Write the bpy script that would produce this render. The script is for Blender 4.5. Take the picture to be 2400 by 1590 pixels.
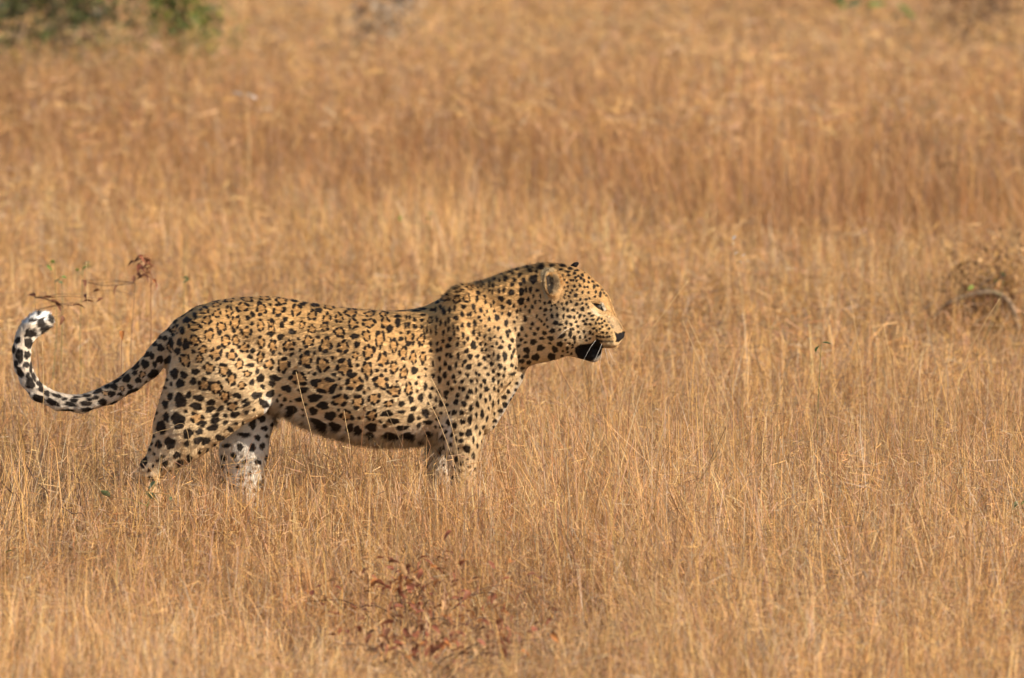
import bpy, bmesh, math, random
import numpy as np
from mathutils import Vector, Matrix
from mathutils.bvhtree import BVHTree
from mathutils.kdtree import KDTree

# ------------------------------------------------------------------ clear
for o in list(bpy.data.objects):
    bpy.data.objects.remove(o, do_unlink=True)
scene = bpy.context.scene
COL = scene.collection
rng = np.random.default_rng(7)
random.seed(7)

S = 0.0012            # metres per photograph pixel (2400 wide) at the leopard
GY = 1260             # pixel row of the ground under the leopard
CAMD, CAMH = 25.0, 2.5

# ------------------------------------------------------------------ camera
cam_data = bpy.data.cameras.new('camera')
cam = bpy.data.objects.new('camera', cam_data)
COL.objects.link(cam)
scene.camera = cam
cam.location = (0, -CAMD, CAMH)
aim = Vector((0, 0, (GY - 795) * S))
vdir = (aim - cam.location)
DIST = vdir.length
cam.rotation_euler = vdir.to_track_quat('-Z', 'Y').to_euler()
cam_data.sensor_width = 36.0
cam_data.lens = 36.0 * DIST / (2400 * S)
cam_data.clip_start = 0.5
cam_data.clip_end = 4000.0
cam_data.dof.use_dof = True
cam_data.dof.focus_distance = DIST - 0.10
cam_data.dof.aperture_fstop = cam_data.lens / 1000.0 / 0.055
cam_data.dof.aperture_blades = 0

# ------------------------------------------------------------------ sky and sun
SUN_EL, SUN_AZ = math.radians(26), math.radians(65)   # azimuth measured from the camera side towards the right
to_sun = Vector((math.cos(SUN_EL) * math.sin(SUN_AZ), -math.cos(SUN_EL) * math.cos(SUN_AZ), math.sin(SUN_EL)))
world = bpy.data.worlds.new('World')
scene.world = world
world.use_nodes = True
wn = world.node_tree.nodes
wl = world.node_tree.links
wn.clear()
sky = wn.new('ShaderNodeTexSky')
sky.sky_type = 'NISHITA'
sky.sun_disc = False
sky.sun_elevation = SUN_EL
sky.sun_rotation = math.atan2(to_sun.x, to_sun.y)
bg = wn.new('ShaderNodeBackground')
bg.inputs['Strength'].default_value = 0.085
wo = wn.new('ShaderNodeOutputWorld')
wl.new(sky.outputs[0], bg.inputs['Color'])
wl.new(bg.outputs[0], wo.inputs['Surface'])

sun_data = bpy.data.lights.new('sun', 'SUN')
sun_data.energy = 4.6
sun_data.angle = math.radians(0.53)
sun_data.color = (1.0, 0.88, 0.72)
sun = bpy.data.objects.new('sun', sun_data)
COL.objects.link(sun)
sun.location = to_sun * 40
sun.rotation_euler = (-to_sun).to_track_quat('-Z', 'Y').to_euler()

scene.view_settings.view_transform = 'Standard'
scene.view_settings.look = 'None'
scene.view_settings.exposure = 0.71
scene.view_settings.gamma = 1.0
scene.view_settings.use_curve_mapping = False
scene.cycles.max_bounces = 5
scene.cycles.diffuse_bounces = 3
scene.cycles.glossy_bounces = 2
scene.cycles.transmission_bounces = 3
scene.cycles.transparent_max_bounces = 4
scene.cycles.use_denoising = True
scene.cycles.denoiser = 'OPENIMAGEDENOISE'
scene.cycles.denoising_input_passes = 'RGB_ALBEDO_NORMAL'
scene.cycles.denoising_prefilter = 'ACCURATE'
scene.cycles.sample_clamp_indirect = 6.0

# ------------------------------------------------------------------ helpers
RIGHT = cam.rotation_euler.to_matrix() @ Vector((1, 0, 0))
UPV = cam.rotation_euler.to_matrix() @ Vector((0, 1, 0))
FWD = cam.rotation_euler.to_matrix() @ Vector((0, 0, -1))


def ray(px, py):
    d = FWD * DIST + RIGHT * ((px - 1200) * S) + UPV * ((795 - py) * S)
    return cam.location.copy(), d.normalized()


def at(px, py, y):
    """The point of the plane Y = y that the photograph shows at a pixel."""
    o, d = ray(px, py)
    return o + d * ((y - o.y) / d.y)


def tag(o, label=None, cat=None, group=None, kind=None):
    if label: o['label'] = label
    if cat: o['category'] = cat
    if group: o['group'] = group
    if kind: o['kind'] = kind
    return o


def empty(name, loc=(0, 0, 0)):
    o = bpy.data.objects.new(name, None)
    o.empty_display_size = 0.1
    o.location = loc
    COL.objects.link(o)
    return o


def link(name, me, mat, parent=None):
    o = bpy.data.objects.new(name, me)
    if mat is not None and not me.materials:
        me.materials.append(mat)
    COL.objects.link(o)
    if parent is not None:
        o.parent = parent
        bpy.context.view_layer.update() if False else None
        o.matrix_parent_inverse = Matrix.Translation(-parent.location)
    return o


def mesh_np(name, co, faces_idx, loop_start):
    me = bpy.data.meshes.new(name)
    me.vertices.add(len(co))
    me.vertices.foreach_set('co', np.ascontiguousarray(co, dtype=np.float32).ravel())
    me.loops.add(len(faces_idx))
    me.loops.foreach_set('vertex_index', np.ascontiguousarray(faces_idx, dtype=np.int32))
    me.polygons.add(len(loop_start))
    me.polygons.foreach_set('loop_start', np.ascontiguousarray(loop_start, dtype=np.int32))
    me.update(calc_edges=True)
    return me


def set_col(me, col, name='tint'):
    a = me.attributes.new(name, 'FLOAT_COLOR', 'POINT')
    c = np.ones((len(me.vertices), 4), np.float32)
    c[:, :3] = col
    a.data.foreach_set('color', c.ravel())


def mat_simple(name, color, rough=0.7, spec=0.2, noise=0.25, scale=60.0):
    m = bpy.data.materials.new(name)
    m.use_nodes = True
    nt = m.node_tree
    b = nt.nodes['Principled BSDF']
    b.inputs['Roughness'].default_value = rough
    b.inputs['Specular IOR Level'].default_value = spec
    n = nt.nodes.new('ShaderNodeTexNoise')
    n.inputs['Scale'].default_value = scale
    n.inputs['Detail'].default_value = 4
    g = nt.nodes.new('ShaderNodeNewGeometry')
    nt.links.new(g.outputs['Position'], n.inputs['Vector'])
    r = nt.nodes.new('ShaderNodeValToRGB')
    r.color_ramp.elements[0].position = 0.3
    r.color_ramp.elements[1].position = 0.7
    r.color_ramp.elements[0].color = tuple(max(0, c * (1 - noise)) for c in color) + (1,)
    r.color_ramp.elements[1].color = tuple(min(1, c * (1 + noise)) for c in color) + (1,)
    nt.links.new(n.outputs['Fac'], r.inputs['Fac'])
    nt.links.new(r.outputs['Color'], b.inputs['Base Color'])
    return m


def mat_attr(name, rough=0.75, spec=0.15, translucent=0.0, noise=0.0, nscale=120.0, sheen=0.0):
    """Colour from the mesh attribute 'tint'; optionally light passing through (thin dry leaves)."""
    m = bpy.data.materials.new(name)
    m.use_nodes = True
    nt = m.node_tree
    b = nt.nodes['Principled BSDF']
    out = nt.nodes['Material Output']
    b.inputs['Roughness'].default_value = rough
    b.inputs['Specular IOR Level'].default_value = spec
    if sheen:
        b.inputs['Sheen Weight'].default_value = sheen
        b.inputs['Sheen Roughness'].default_value = 0.5
    a = nt.nodes.new('ShaderNodeAttribute')
    a.attribute_name = 'tint'
    src = a.outputs['Color']
    if noise:
        n = nt.nodes.new('ShaderNodeTexNoise')
        n.inputs['Scale'].default_value = nscale
        g = nt.nodes.new('ShaderNodeNewGeometry')
        nt.links.new(g.outputs['Position'], n.inputs['Vector'])
        mr = nt.nodes.new('ShaderNodeMapRange')
        mr.inputs['From Min'].default_value = 0.3
        mr.inputs['From Max'].default_value = 0.7
        mr.inputs['To Min'].default_value = 1 - noise
        mr.inputs['To Max'].default_value = 1 + noise
        nt.links.new(n.outputs['Fac'], mr.inputs['Value'])
        mx = nt.nodes.new('ShaderNodeMix')
        mx.data_type = 'RGBA'
        mx.blend_type = 'MULTIPLY'
        mx.inputs[0].default_value = 1
        nt.links.new(src, mx.inputs[6])
        nt.links.new(mr.outputs[0], mx.inputs[7])
        src = mx.outputs[2]
    nt.links.new(src, b.inputs['Base Color'])
    if translucent:
        t = nt.nodes.new('ShaderNodeBsdfTranslucent')
        ms = nt.nodes.new('ShaderNodeMixShader')
        ms.inputs[0].default_value = translucent
        nt.links.new(src, t.inputs['Color'])
        nt.links.new(b.outputs[0], ms.inputs[1])
        nt.links.new(t.outputs[0], ms.inputs[2])
        nt.links.new(ms.outputs[0], out.inputs['Surface'])
    return m


def smooth(me):
    me.polygons.foreach_set('use_smooth', np.ones(len(me.polygons), dtype=bool))


def tube(pts, rads, sides=5, cap=True):
    """A bent, tapering rod as one closed mesh."""
    pts = [Vector(p) for p in pts]
    co, fs = [], []
    up = Vector((0.123, 0.987, 0.1)).normalized()
    for i, p in enumerate(pts):
        d = (pts[min(i + 1, len(pts) - 1)] - pts[max(i - 1, 0)]).normalized()
        a = d.cross(up)
        if a.length < 1e-4:
            a = d.cross(Vector((1, 0, 0)))
        a.normalize()
        b = d.cross(a)
        for k in range(sides):
            t = 2 * math.pi * k / sides
            co.append(p + (a * math.cos(t) + b * math.sin(t)) * rads[i])
    for i in range(len(pts) - 1):
        for k in range(sides):
            k2 = (k + 1) % sides
            fs.append((i * sides + k, i * sides + k2, (i + 1) * sides + k2, (i + 1) * sides + k))
    if cap:
        fs.append(tuple(range(sides))[::-1])
        fs.append(tuple((len(pts) - 1) * sides + k for k in range(sides)))
    me = bpy.data.meshes.new('rod')
    me.from_pydata([tuple(c) for c in co], [], fs)
    me.update()
    smooth(me)
    return me


def vnoise(x, y, seed=0, scale=1.0):
    """Smooth value noise on a grid, 0..1."""
    r = np.random.default_rng(seed).random((64, 64))
    fx, fy = x / scale, y / scale
    ix, iy = np.floor(fx).astype(int), np.floor(fy).astype(int)
    tx, ty = fx - ix, fy - iy
    tx, ty = tx * tx * (3 - 2 * tx), ty * ty * (3 - 2 * ty)
    g = lambda a, b: r[a % 64, b % 64]
    return (g(ix, iy) * (1 - tx) + g(ix + 1, iy) * tx) * (1 - ty) + (g(ix, iy + 1) * (1 - tx) + g(ix + 1, iy + 1) * tx) * ty


def fnoise(x, y, seed=0, scale=1.0):
    return 0.55 * vnoise(x, y, seed, scale) + 0.3 * vnoise(x, y, seed + 1, scale / 2.3) + 0.15 * vnoise(x, y, seed + 2, scale / 5.1)


# ------------------------------------------------------------------ ground
gm = bpy.data.materials.new('dry_soil')
gm.use_nodes = True
nt = gm.node_tree
b = nt.nodes['Principled BSDF']
b.inputs['Roughness'].default_value = 0.95
b.inputs['Specular IOR Level'].default_value = 0.1
geo = nt.nodes.new('ShaderNodeNewGeometry')
n1 = nt.nodes.new('ShaderNodeTexNoise'); n1.inputs['Scale'].default_value = 0.9; n1.inputs['Detail'].default_value = 8
n2 = nt.nodes.new('ShaderNodeTexNoise'); n2.inputs['Scale'].default_value = 35; n2.inputs['Detail'].default_value = 6
r1 = nt.nodes.new('ShaderNodeValToRGB')
r1.color_ramp.elements[0].position = 0.35; r1.color_ramp.elements[0].color = (0.20, 0.115, 0.055, 1)
r1.color_ramp.elements[1].position = 0.68; r1.color_ramp.elements[1].color = (0.42, 0.26, 0.13, 1)
mixn = nt.nodes.new('ShaderNodeMath'); mixn.operation = 'ADD'
ml = nt.nodes.new('ShaderNodeMath'); ml.operation = 'MULTIPLY'; ml.inputs[1].default_value = 0.5
bp = nt.nodes.new('ShaderNodeBump'); bp.inputs['Strength'].default_value = 0.6; bp.inputs['Distance'].default_value = 0.02
for n in (n1, n2):
    nt.links.new(geo.outputs['Position'], n.inputs['Vector'])
nt.links.new(n1.outputs['Fac'], mixn.inputs[0]); nt.links.new(n2.outputs['Fac'], mixn.inputs[1])
nt.links.new(mixn.outputs[0], ml.inputs[0]); nt.links.new(ml.outputs[0], r1.inputs['Fac'])
nt.links.new(r1.outputs['Color'], b.inputs['Base Color'])
nt.links.new(n2.outputs['Fac'], bp.inputs['Height']); nt.links.new(bp.outputs[0], b.inputs['Normal'])
me = bpy.data.meshes.new('ground')
L = 1500.0
me.from_pydata([(-L, -L, 0), (L, -L, 0), (L, L, 0), (-L, L, 0)], [], [(0, 1, 2, 3)])
me.update()
tag(link('ground', me, gm), 'dry sandy soil under the savanna grass', 'ground', kind='structure')
# ------------------------------------------------------------------ leopard: one continuous body from an implicit field
# field coordinates: u right, v up, w away from the camera, all in photograph pixels (times S = metres)
TILT = math.tan(math.atan2(CAMH - aim.z, CAMD))
GS = 5.0
U0, U1, W0, W1, V0, V1 = 12.0, 1484.0, -168.0, 168.0, -8.0, 664.0
nu, nw, nv = int((U1 - U0) / GS), int((W1 - W0) / GS), int((V1 - V0) / GS)
ug = (U0 + GS * np.arange(nu)).astype(np.float32)
wg = (W0 + GS * np.arange(nw)).astype(np.float32)
vg = (V0 + GS * np.arange(nv)).astype(np.float32)


def pt(px, py, w):
    return np.array([px, w, GY - py - TILT * w], np.float32)


# --- trunk, neck and head as one loft: u, top row, bottom row, half width, pear (wider below), centre shift in w
ST = np.array([
    (388, 838, 880, 8, 0), (394, 812, 896, 34, 0), (402, 792, 912, 58, 0), (415, 765, 930, 78, 0), (432, 740, 945, 92, 0),
    (464, 717, 962, 104, 0), (500, 704, 968, 110, 0), (550, 696, 966, 112, .05), (600, 692.5, 960, 110, .08), (645, 693, 960, 106, .10),
    (690, 700, 984, 108, .14), (730, 707.5, 1004, 116, .16), (780, 715.5, 1020, 124, .16), (830, 721.5, 1032, 130, .14),
    (880, 725.5, 1040, 132, .12), (930, 726.5, 1042, 128, .10), (970, 722, 1040, 120, .10), (1000, 714, 1036, 110, .10),
    (1040, 692, 1028, 98, .10), (1060, 677, 1020, 94, .10), (1100, 662, 1008, 90, .10), (1140, 652, 990, 84, .08),
    (1165, 642, 965, 77, .05), (1190, 632.5, 925, 67, .05), (1210, 626, 888, 61, .08), (1230, 621, 868, 59, .12), (1256, 615.5, 856, 62, .16), (1285, 613, 850, 72, .2),
    (1314, 615, 842, 75, .2), (1333, 618, 833, 75, .16), (1350, 622, 826, 73, .12), (1371, 632, 818, 67, .05), (1390, 647.5, 815, 59, .08),
    (1409, 664.5, 815, 51, .18), (1423, 681, 816, 45, .25), (1431, 697, 816, 42, .3), (1438, 725, 815, 39, .3),
    (1448, 743, 809, 34, .25), (1457, 760, 797, 26, .1), (1464, 773, 787, 12, 0)], np.float64)


def dense(c, sig=6.0):
    x = np.arange(388, 1464.5, 0.5)
    y = np.interp(x, ST[:, 0], ST[:, c])
    k = np.exp(-0.5 * (np.arange(-30, 31) * 0.5 / sig) ** 2); k /= k.sum()
    yp = np.concatenate([2 * y[0] - y[30:0:-1], y, 2 * y[-1] - y[-2:-32:-1]])
    return x, np.convolve(yp, k, 'valid')


sx, s_top = dense(1, 4); _, s_bot = dense(2, 5); _, s_hw = dense(3, 5); _, s_pear = dense(4, 8)
s_top, s_bot = GY - s_top, GY - s_bot
uc = np.clip(ug, 388, 1464)
top_, bot_, hw_, pear_ = (np.interp(uc, sx, a) for a in (s_top, s_bot, s_hw, s_pear))
hh_ = np.maximum((top_ - bot_) / 2, 3); cc_ = (top_ + bot_) / 2
wc_ = np.where(ug > 1225, -(ug - 1225) * 0.20, 0)          # the head turns a little towards the camera
T = (vg[None, :] - cc_[:, None]) / hh_[:, None]
HW = np.maximum(hw_, 4)[:, None] * (1 - pear_[:, None] * np.clip(T, -1.3, 1.3))
P = 2.25
q = (np.abs(T)[:, None, :] ** P + (np.abs(wg[None, :] - wc_[:, None])[:, :, None] / HW[:, None, :]) ** P) ** (1 / P)
F = ((q - 1) * np.minimum(hh_, hw_)[:, None, None]).astype(np.float32)
over = np.maximum(388 - ug, ug - 1464)
F = np.maximum(F, over[:, None, None].astype(np.float32))
del q


def _box(pa, pb, rad):
    lo, hi = np.minimum(pa, pb) - rad, np.maximum(pa, pb) + rad
    s = []
    for k, (g0, n) in enumerate(((U0, nu), (W0, nw), (V0, nv))):
        a = max(0, int((lo[k] - g0) / GS)); z = min(n, int((hi[k] - g0) / GS) + 2)
        s.append(slice(a, z))
    return tuple(s)


def smin(a, b, k):
    h = np.maximum(k - np.abs(a - b), 0) / k
    return np.minimum(a, b) - h * h * k * 0.25


def add(pa, ra, pb=None, rb=None, k=24.0, sw=1.0, sub=False):
    """Round-ended tapered limb piece (sw squeezes it sideways) blended into the field."""
    pb = pa if pb is None else pb
    rb = ra if rb is None else rb
    m = max(ra, rb) * max(sw, 1) + k + 6
    sl = _box(pa, pb, m)
    uu = ug[sl[0]][:, None, None]; ww = wg[sl[1]][None, :, None]; vv = vg[sl[2]][None, None, :]
    d = pb - pa
    dd = float(d[0] ** 2 + (d[1] / sw) ** 2 + d[2] ** 2)
    t = 0.0 if dd < 1e-6 else np.clip(((uu - pa[0]) * d[0] + (ww - pa[1]) / sw * (d[1] / sw) + (vv - pa[2]) * d[2]) / dd, 0, 1)
    f = np.sqrt((uu - pa[0] - t * d[0]) ** 2 + ((ww - pa[1] - t * d[1]) / sw) ** 2 + (vv - pa[2] - t * d[2]) ** 2) - (ra + (rb - ra) * t)
    if sub:
        F[sl] = -smin(-F[sl], f, k)
    else:
        F[sl] = smin(F[sl], f, k)


def ell(c, r, k=16.0, rot=0.0, sub=False):
    """Ellipsoid blended in (or carved out); rot turns it in the picture plane, degrees."""
    m = max(r) + k + 6
    sl = _box(c, c, m)
    uu = ug[sl[0]][:, None, None] - c[0]; ww = wg[sl[1]][None, :, None] - c[1]; vv = vg[sl[2]][None, None, :] - c[2]
    ca, sa = math.cos(math.radians(rot)), math.sin(math.radians(rot))
    a, b_ = uu * ca + vv * sa, -uu * sa + vv * ca
    qq = np.sqrt((a / r[0]) ** 2 + (ww / r[1]) ** 2 + (b_ / r[2]) ** 2)
    f = (qq - 1) * min(r)
    if sub:
        F[sl] = -smin(-F[sl], f, k)
    else:
        F[sl] = smin(F[sl], f, k)


# hind leg, near side: thigh, hamstring, stifle, shank, hock, foot
add(pt(492, 815, -58), 84, pt(505, 880, -66), 86, k=30, sw=.72)
add(pt(470, 890, -68), 78, pt(425, 995, -72), 66, k=24, sw=.66)
add(pt(540, 880, -70), 74, pt(592, 938, -78), 40, k=26, sw=.70)
add(pt(590, 940, -78), 38, pt(440, 1040, -74), 46, k=22, sw=.75)
add(pt(430, 1010, -74), 58, pt(392, 1062, -74), 42, k=20, sw=.70)
add(pt(395, 1060, -74), 44, pt(358, 1100, -74), 27, k=16, sw=.75)
add(pt(350, 1096, -74), 24, pt(372, 1218, -74), 23, k=14)
add(pt(374, 1232, -74), 24, pt(412, 1238, -74), 21, k=12, sw=1.2)
# hind leg, far side, stepped forward and set close to the midline
add(pt(500, 815, 58), 80, pt(540, 890, 54), 80, k=28, sw=.70)
add(pt(540, 890, 54), 74, pt(584, 975, 30), 60, k=24, sw=.70)
add(pt(580, 978, 28), 61, pt(570, 1062, 10), 57, k=18, sw=.75)
add(pt(570, 1060, 10), 56, pt(566, 1130, 10), 47, k=14, sw=.8)
add(pt(564, 1130, 10), 38, pt(580, 1218, 12), 27, k=14)
add(pt(582, 1232, 12), 25, pt(618, 1238, 12), 21, k=12, sw=1.2)
# fore leg, near side: shoulder blade, point of shoulder, upper arm, elbow, forearm, foot
add(pt(1082, 700, -52), 34, pt(1150, 845, -70), 56, k=30, sw=.70)
add(pt(1085, 790, -70), 74, pt(1090, 880, -74), 70, k=30, sw=.66)
ell(pt(1166, 822, -66), (42, 44, 72), k=16, rot=8)
add(pt(1150, 870, -78), 52, pt(1062, 975, -80), 48, k=26, sw=.80)
add(pt(1110, 930, -80), 50, pt(1085, 1030, -80), 43, k=22, sw=.80)
add(pt(1085, 1030, -80), 43, pt(1082, 1165, -80), 29, k=16, sw=.85)
add(pt(1082, 1165, -80), 29, pt(1082, 1225, -80), 27, k=12)
add(pt(1082, 1232, -80), 28, pt(1112, 1238, -80), 22, k=12, sw=1.2)
# fore leg, far side, a little behind
add(pt(1085, 800, 66), 72, pt(1085, 890, 70), 62, k=28, sw=.66)
add(pt(1150, 845, 64), 54, pt(1055, 975, 74), 46, k=24, sw=.8)
add(pt(1060, 980, 74), 44, pt(1036, 1060, 74), 36, k=20, sw=.85)
add(pt(1036, 1060, 74), 36, pt(1018, 1170, 74), 28, k=14)
add(pt(1018, 1170, 74), 28, pt(1020, 1228, 74), 26, k=12)
add(pt(1020, 1234, 74), 27, pt(1052, 1238, 74), 22, k=12, sw=1.2)
# breast bone between the shoulders, ribs, flank hollow, rump muscle
add(pt(1185, 880, 0), 42, pt(1120, 975, 0), 50, k=22, sw=.9)
ell(pt(840, 880, -72), (110, 62, 118), k=26)
ell(pt(840, 880, 72), (110, 62, 118), k=26)
for s in (-1, 1):
    ell(pt(652, 865, s * 142), (36, 42, 88), k=34, rot=-14, sub=True)       # hollow of the flank
    ell(pt(1012, 850, s * 146), (26, 32, 120), k=40, rot=-9, sub=True)     # valley behind the shoulder
    ell(pt(560, 800, s * 132), (60, 22, 26), k=30, rot=-40, sub=True)      # dip below the hip bone
    ell(pt(1120, 790, s * 128), (12, 16, 70), k=26, rot=22, sub=True)      # furrow along the shoulder blade
    ell(pt(1040, 960, s * 124), (16, 16, 40), k=20, rot=-35, sub=True)     # above the elbow
# neck muscle, cheeks
ell(pt(1185, 690, -46), (70, 22, 34), k=22, rot=14)
ell(pt(1318, 768, -82), (40, 34, 46), k=20, rot=-20)
ell(pt(1312, 772, 40), (40, 36, 44), k=26, rot=-20)
# brow, cheek bone, whisker pads, chin
for s in (-1, 1):
    wc = -(1400 - 1225) * .20
    ell(pt(1399, 700, wc + s * 34), (18, 16, 12), k=14, rot=-35)
    ell(pt(1385, 757, wc + s * 42), (26, 16, 20), k=18, rot=-30)
    wc = -(1420 - 1225) * .20
    ell(pt(1420, 796, wc + s * 21), (28, 23, 21), k=6, rot=-12)
    ell(pt(1406, 723, -36 + s * 54), (15, 12, 9), k=8, rot=-38, sub=True)
add(pt(1345, 818, -24), 20, pt(1392, 837, -33), 15, k=10, sw=1.5)
ell(pt(1392, 824, -33), (20, 24, 20), k=8)
ell(pt(1455, 783, -46), (12, 15, 9), k=6)
# tail
TAIL = [(470, 752, 34), (432, 775, 31), (398, 806, 29), (374, 831, 27.5), (347, 863, 26), (310, 893, 24), (257, 925, 22.5), (191, 948, 20.5), (138, 943, 19.5),
        (89, 921, 19.5), (67, 893, 19), (53, 859, 19.5), (50, 822, 20.5), (57, 794, 20.5), (71, 772, 22), (90, 757, 24), (102, 753, 21)]
for (a, b_, c), (d, e, f) in zip(TAIL[:-1], TAIL[1:]):
    add(pt(a, b_, 0), c + 2.2, pt(d, e, 0), f + 2.2, k=9)
# ears: a rounded shell with the cup carved out
ell(pt(1293, 664, -84), (26, 15, 40), k=6, rot=8)
ell(pt(1297, 663, -103), (19, 19, 33), k=3, rot=8, sub=True)
ell(pt(1349, 636, 34), (21, 14, 29), k=6, rot=-12)
ell(pt(1356, 642, 30), (14, 14, 20), k=4, rot=-16, sub=True)

F += 2.5          # leave room for the coat


# --- surface nets
def surface_nets(F):
    ins = F < 0
    nx, ny, nz = F.shape
    cnt = np.zeros((nx - 1, ny - 1, nz - 1), np.uint8)
    for a in (0, 1):
        for b_ in (0, 1):
            for c in (0, 1):
                cnt += ins[a:nx - 1 + a, b_:ny - 1 + b_, c:nz - 1 + c]
    act = np.argwhere((cnt > 0) & (cnt < 8))
    idx = -np.ones(cnt.shape, np.int32)
    idx[act[:, 0], act[:, 1], act[:, 2]] = np.arange(len(act))
    pos = np.zeros((len(act), 3)); num = np.zeros(len(act))
    for ax in range(3):
        o1, o2 = [k for k in range(3) if k != ax]
        for a in (0, 1):
            for b_ in (0, 1):
                off = np.zeros(3, int); off[o1], off[o2] = a, b_
                p0 = act + off
                p1 = p0.copy(); p1[:, ax] += 1
                f0 = F[p0[:, 0], p0[:, 1], p0[:, 2]]; f1 = F[p1[:, 0], p1[:, 1], p1[:, 2]]
                m = (f0 < 0) != (f1 < 0)
                t = np.zeros(len(act)); t[m] = f0[m] / (f0[m] - f1[m])
                pp = p0.astype(float); pp[:, ax] += t
                pos[m] += pp[m]; num[m] += 1
    pos /= num[:, None]
    quads = []
    for ax in range(3):
        o1, o2 = [(1, 2), (2, 0), (0, 1)][ax]
        sl0 = [slice(None)] * 3; sl1 = [slice(None)] * 3
        sl0[ax] = slice(0, -1); sl1[ax] = slice(1, None)
        A, B = ins[tuple(sl0)], ins[tuple(sl1)]
        e = np.argwhere(A != B)
        fl = A[e[:, 0], e[:, 1], e[:, 2]]
        ok = (e[:, o1] > 0) & (e[:, o2] > 0) & (e[:, o1] < cnt.shape[o1]) & (e[:, o2] < cnt.shape[o2])
        e, fl = e[ok], fl[ok]
        qd = []
        for a, b_ in ((1, 1), (0, 1), (0, 0), (1, 0)):
            c = e.copy(); c[:, o1] -= a; c[:, o2] -= b_
            qd.append(idx[c[:, 0], c[:, 1], c[:, 2]])
        qd = np.stack(qd, 1)
        qd[~fl] = qd[~fl][:, ::-1]
        quads.append(qd)
    return pos, np.concatenate(quads)


pos, quads = surface_nets(F)
pos = np.stack([(U0 + GS * pos[:, 0] - 1200) * S, (W0 + GS * pos[:, 1]) * S, (V0 + GS * pos[:, 2]) * S], 1)
# light relaxing of the lattice
e = np.concatenate([quads[:, [0, 1]], quads[:, [1, 2]], quads[:, [2, 3]], quads[:, [3, 0]]])
for lam in (0.5, -0.52, 0.5, -0.52, 0.4):
    acc = np.zeros_like(pos); n_ = np.zeros(len(pos))
    np.add.at(acc, e[:, 0], pos[e[:, 1]]); np.add.at(n_, e[:, 0], 1)
    np.add.at(acc, e[:, 1], pos[e[:, 0]]); np.add.at(n_, e[:, 1], 1)
    pos += lam * (acc / np.maximum(n_, 1)[:, None] - pos)
base = mesh_np('body_cage', pos, quads.ravel(), np.arange(len(quads)) * 4)
cage = bpy.data.objects.new('body_cage', base)
COL.objects.link(cage)
sd = cage.modifiers.new('s', 'SUBSURF'); sd.levels = 1; sd.render_levels = 1
dg = bpy.context.evaluated_depsgraph_get()
body_me = bpy.data.meshes.new_from_object(cage.evaluated_get(dg))
bpy.data.objects.remove(cage, do_unlink=True)
body_me.name = 'body'
smooth(body_me)
nV = len(body_me.vertices)
BV = np.zeros(nV * 3, np.float32); body_me.vertices.foreach_get('co', BV); BV = BV.reshape(-1, 3).astype(np.float64)
BN = np.zeros(nV * 3, np.float32); body_me.vertices.foreach_get('normal', BN); BN = BN.reshape(-1, 3).astype(np.float64)
if BN[np.argmax(BV[:, 2]), 2] < 0:
    body_me.flip_normals(); BN = -BN
    print('flipped')
bvh = BVHTree.FromPolygons([tuple(p) for p in pos], [tuple(int(i) for i in f) for f in quads])
def sst(a, b_, x):
    t = np.clip((x - a) / (b_ - a), 0, 1)
    return t * t * (3 - 2 * t)


# ------------------------------------------------------------------ fur roots are sampled first so that every hair gets its own exact colour
nB = nV
tri = np.zeros(len(body_me.polygons) * 4, np.int32); body_me.loops.foreach_get('vertex_index', tri); tri = tri.reshape(-1, 4)
A_, B_, C_, D_ = (BV[tri[:, k]] for k in range(4))
area_ = 0.5 * (np.linalg.norm(np.cross(B_ - A_, C_ - A_), axis=1) + np.linalg.norm(np.cross(C_ - A_, D_ - A_), axis=1))
u_, w_ = A_[:, 0] / S + 1200, A_[:, 1] / S
fw = area_ * np.where(w_ > 40, 0.5, 1.25) * np.where(u_ > 1262, np.where(w_ > 0, 1.5, 4.5), np.where((u_ > 1120) & (w_ < 0), 2.4, 1.0)) * np.where(A_[:, 2] / S < 120, 0.4, 1.0)
NF = 460000
fi = rng.choice(len(tri), NF, p=fw / fw.sum())
ra, rb = rng.random(NF), rng.random(NF)
wq = np.stack([(1 - ra) * (1 - rb), ra * (1 - rb), ra * rb, (1 - ra) * rb], 1)
root = sum(BV[tri[fi, k]] * wq[:, k:k + 1] for k in range(4))
nrm = sum(BN[tri[fi, k]] * wq[:, k:k + 1] for k in range(4)); nrm /= np.linalg.norm(nrm, axis=1)[:, None]
ru, rw, rv = root[:, 0] / S + 1200, root[:, 1] / S, root[:, 2] / S
dirv = np.tile(np.array([-0.9, 0, -0.35]), (NF, 1))
leg = sst(270, 200, rv); dirv = dirv * (1 - leg[:, None]) + np.array([-.15, 0, -1.0]) * leg[:, None]
arm = sst(1000, 1040, ru) * sst(1200, 1150, ru) * sst(480, 400, rv); dirv = dirv * (1 - arm[:, None]) + np.array([-.45, 0, -.9]) * arm[:, None]
thr = sst(1190, 1230, ru) * sst(480, 420, rv) * (ru < 1330); dirv = dirv * (1 - thr[:, None]) + np.array([-.6, 0, -.8]) * thr[:, None]
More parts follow.
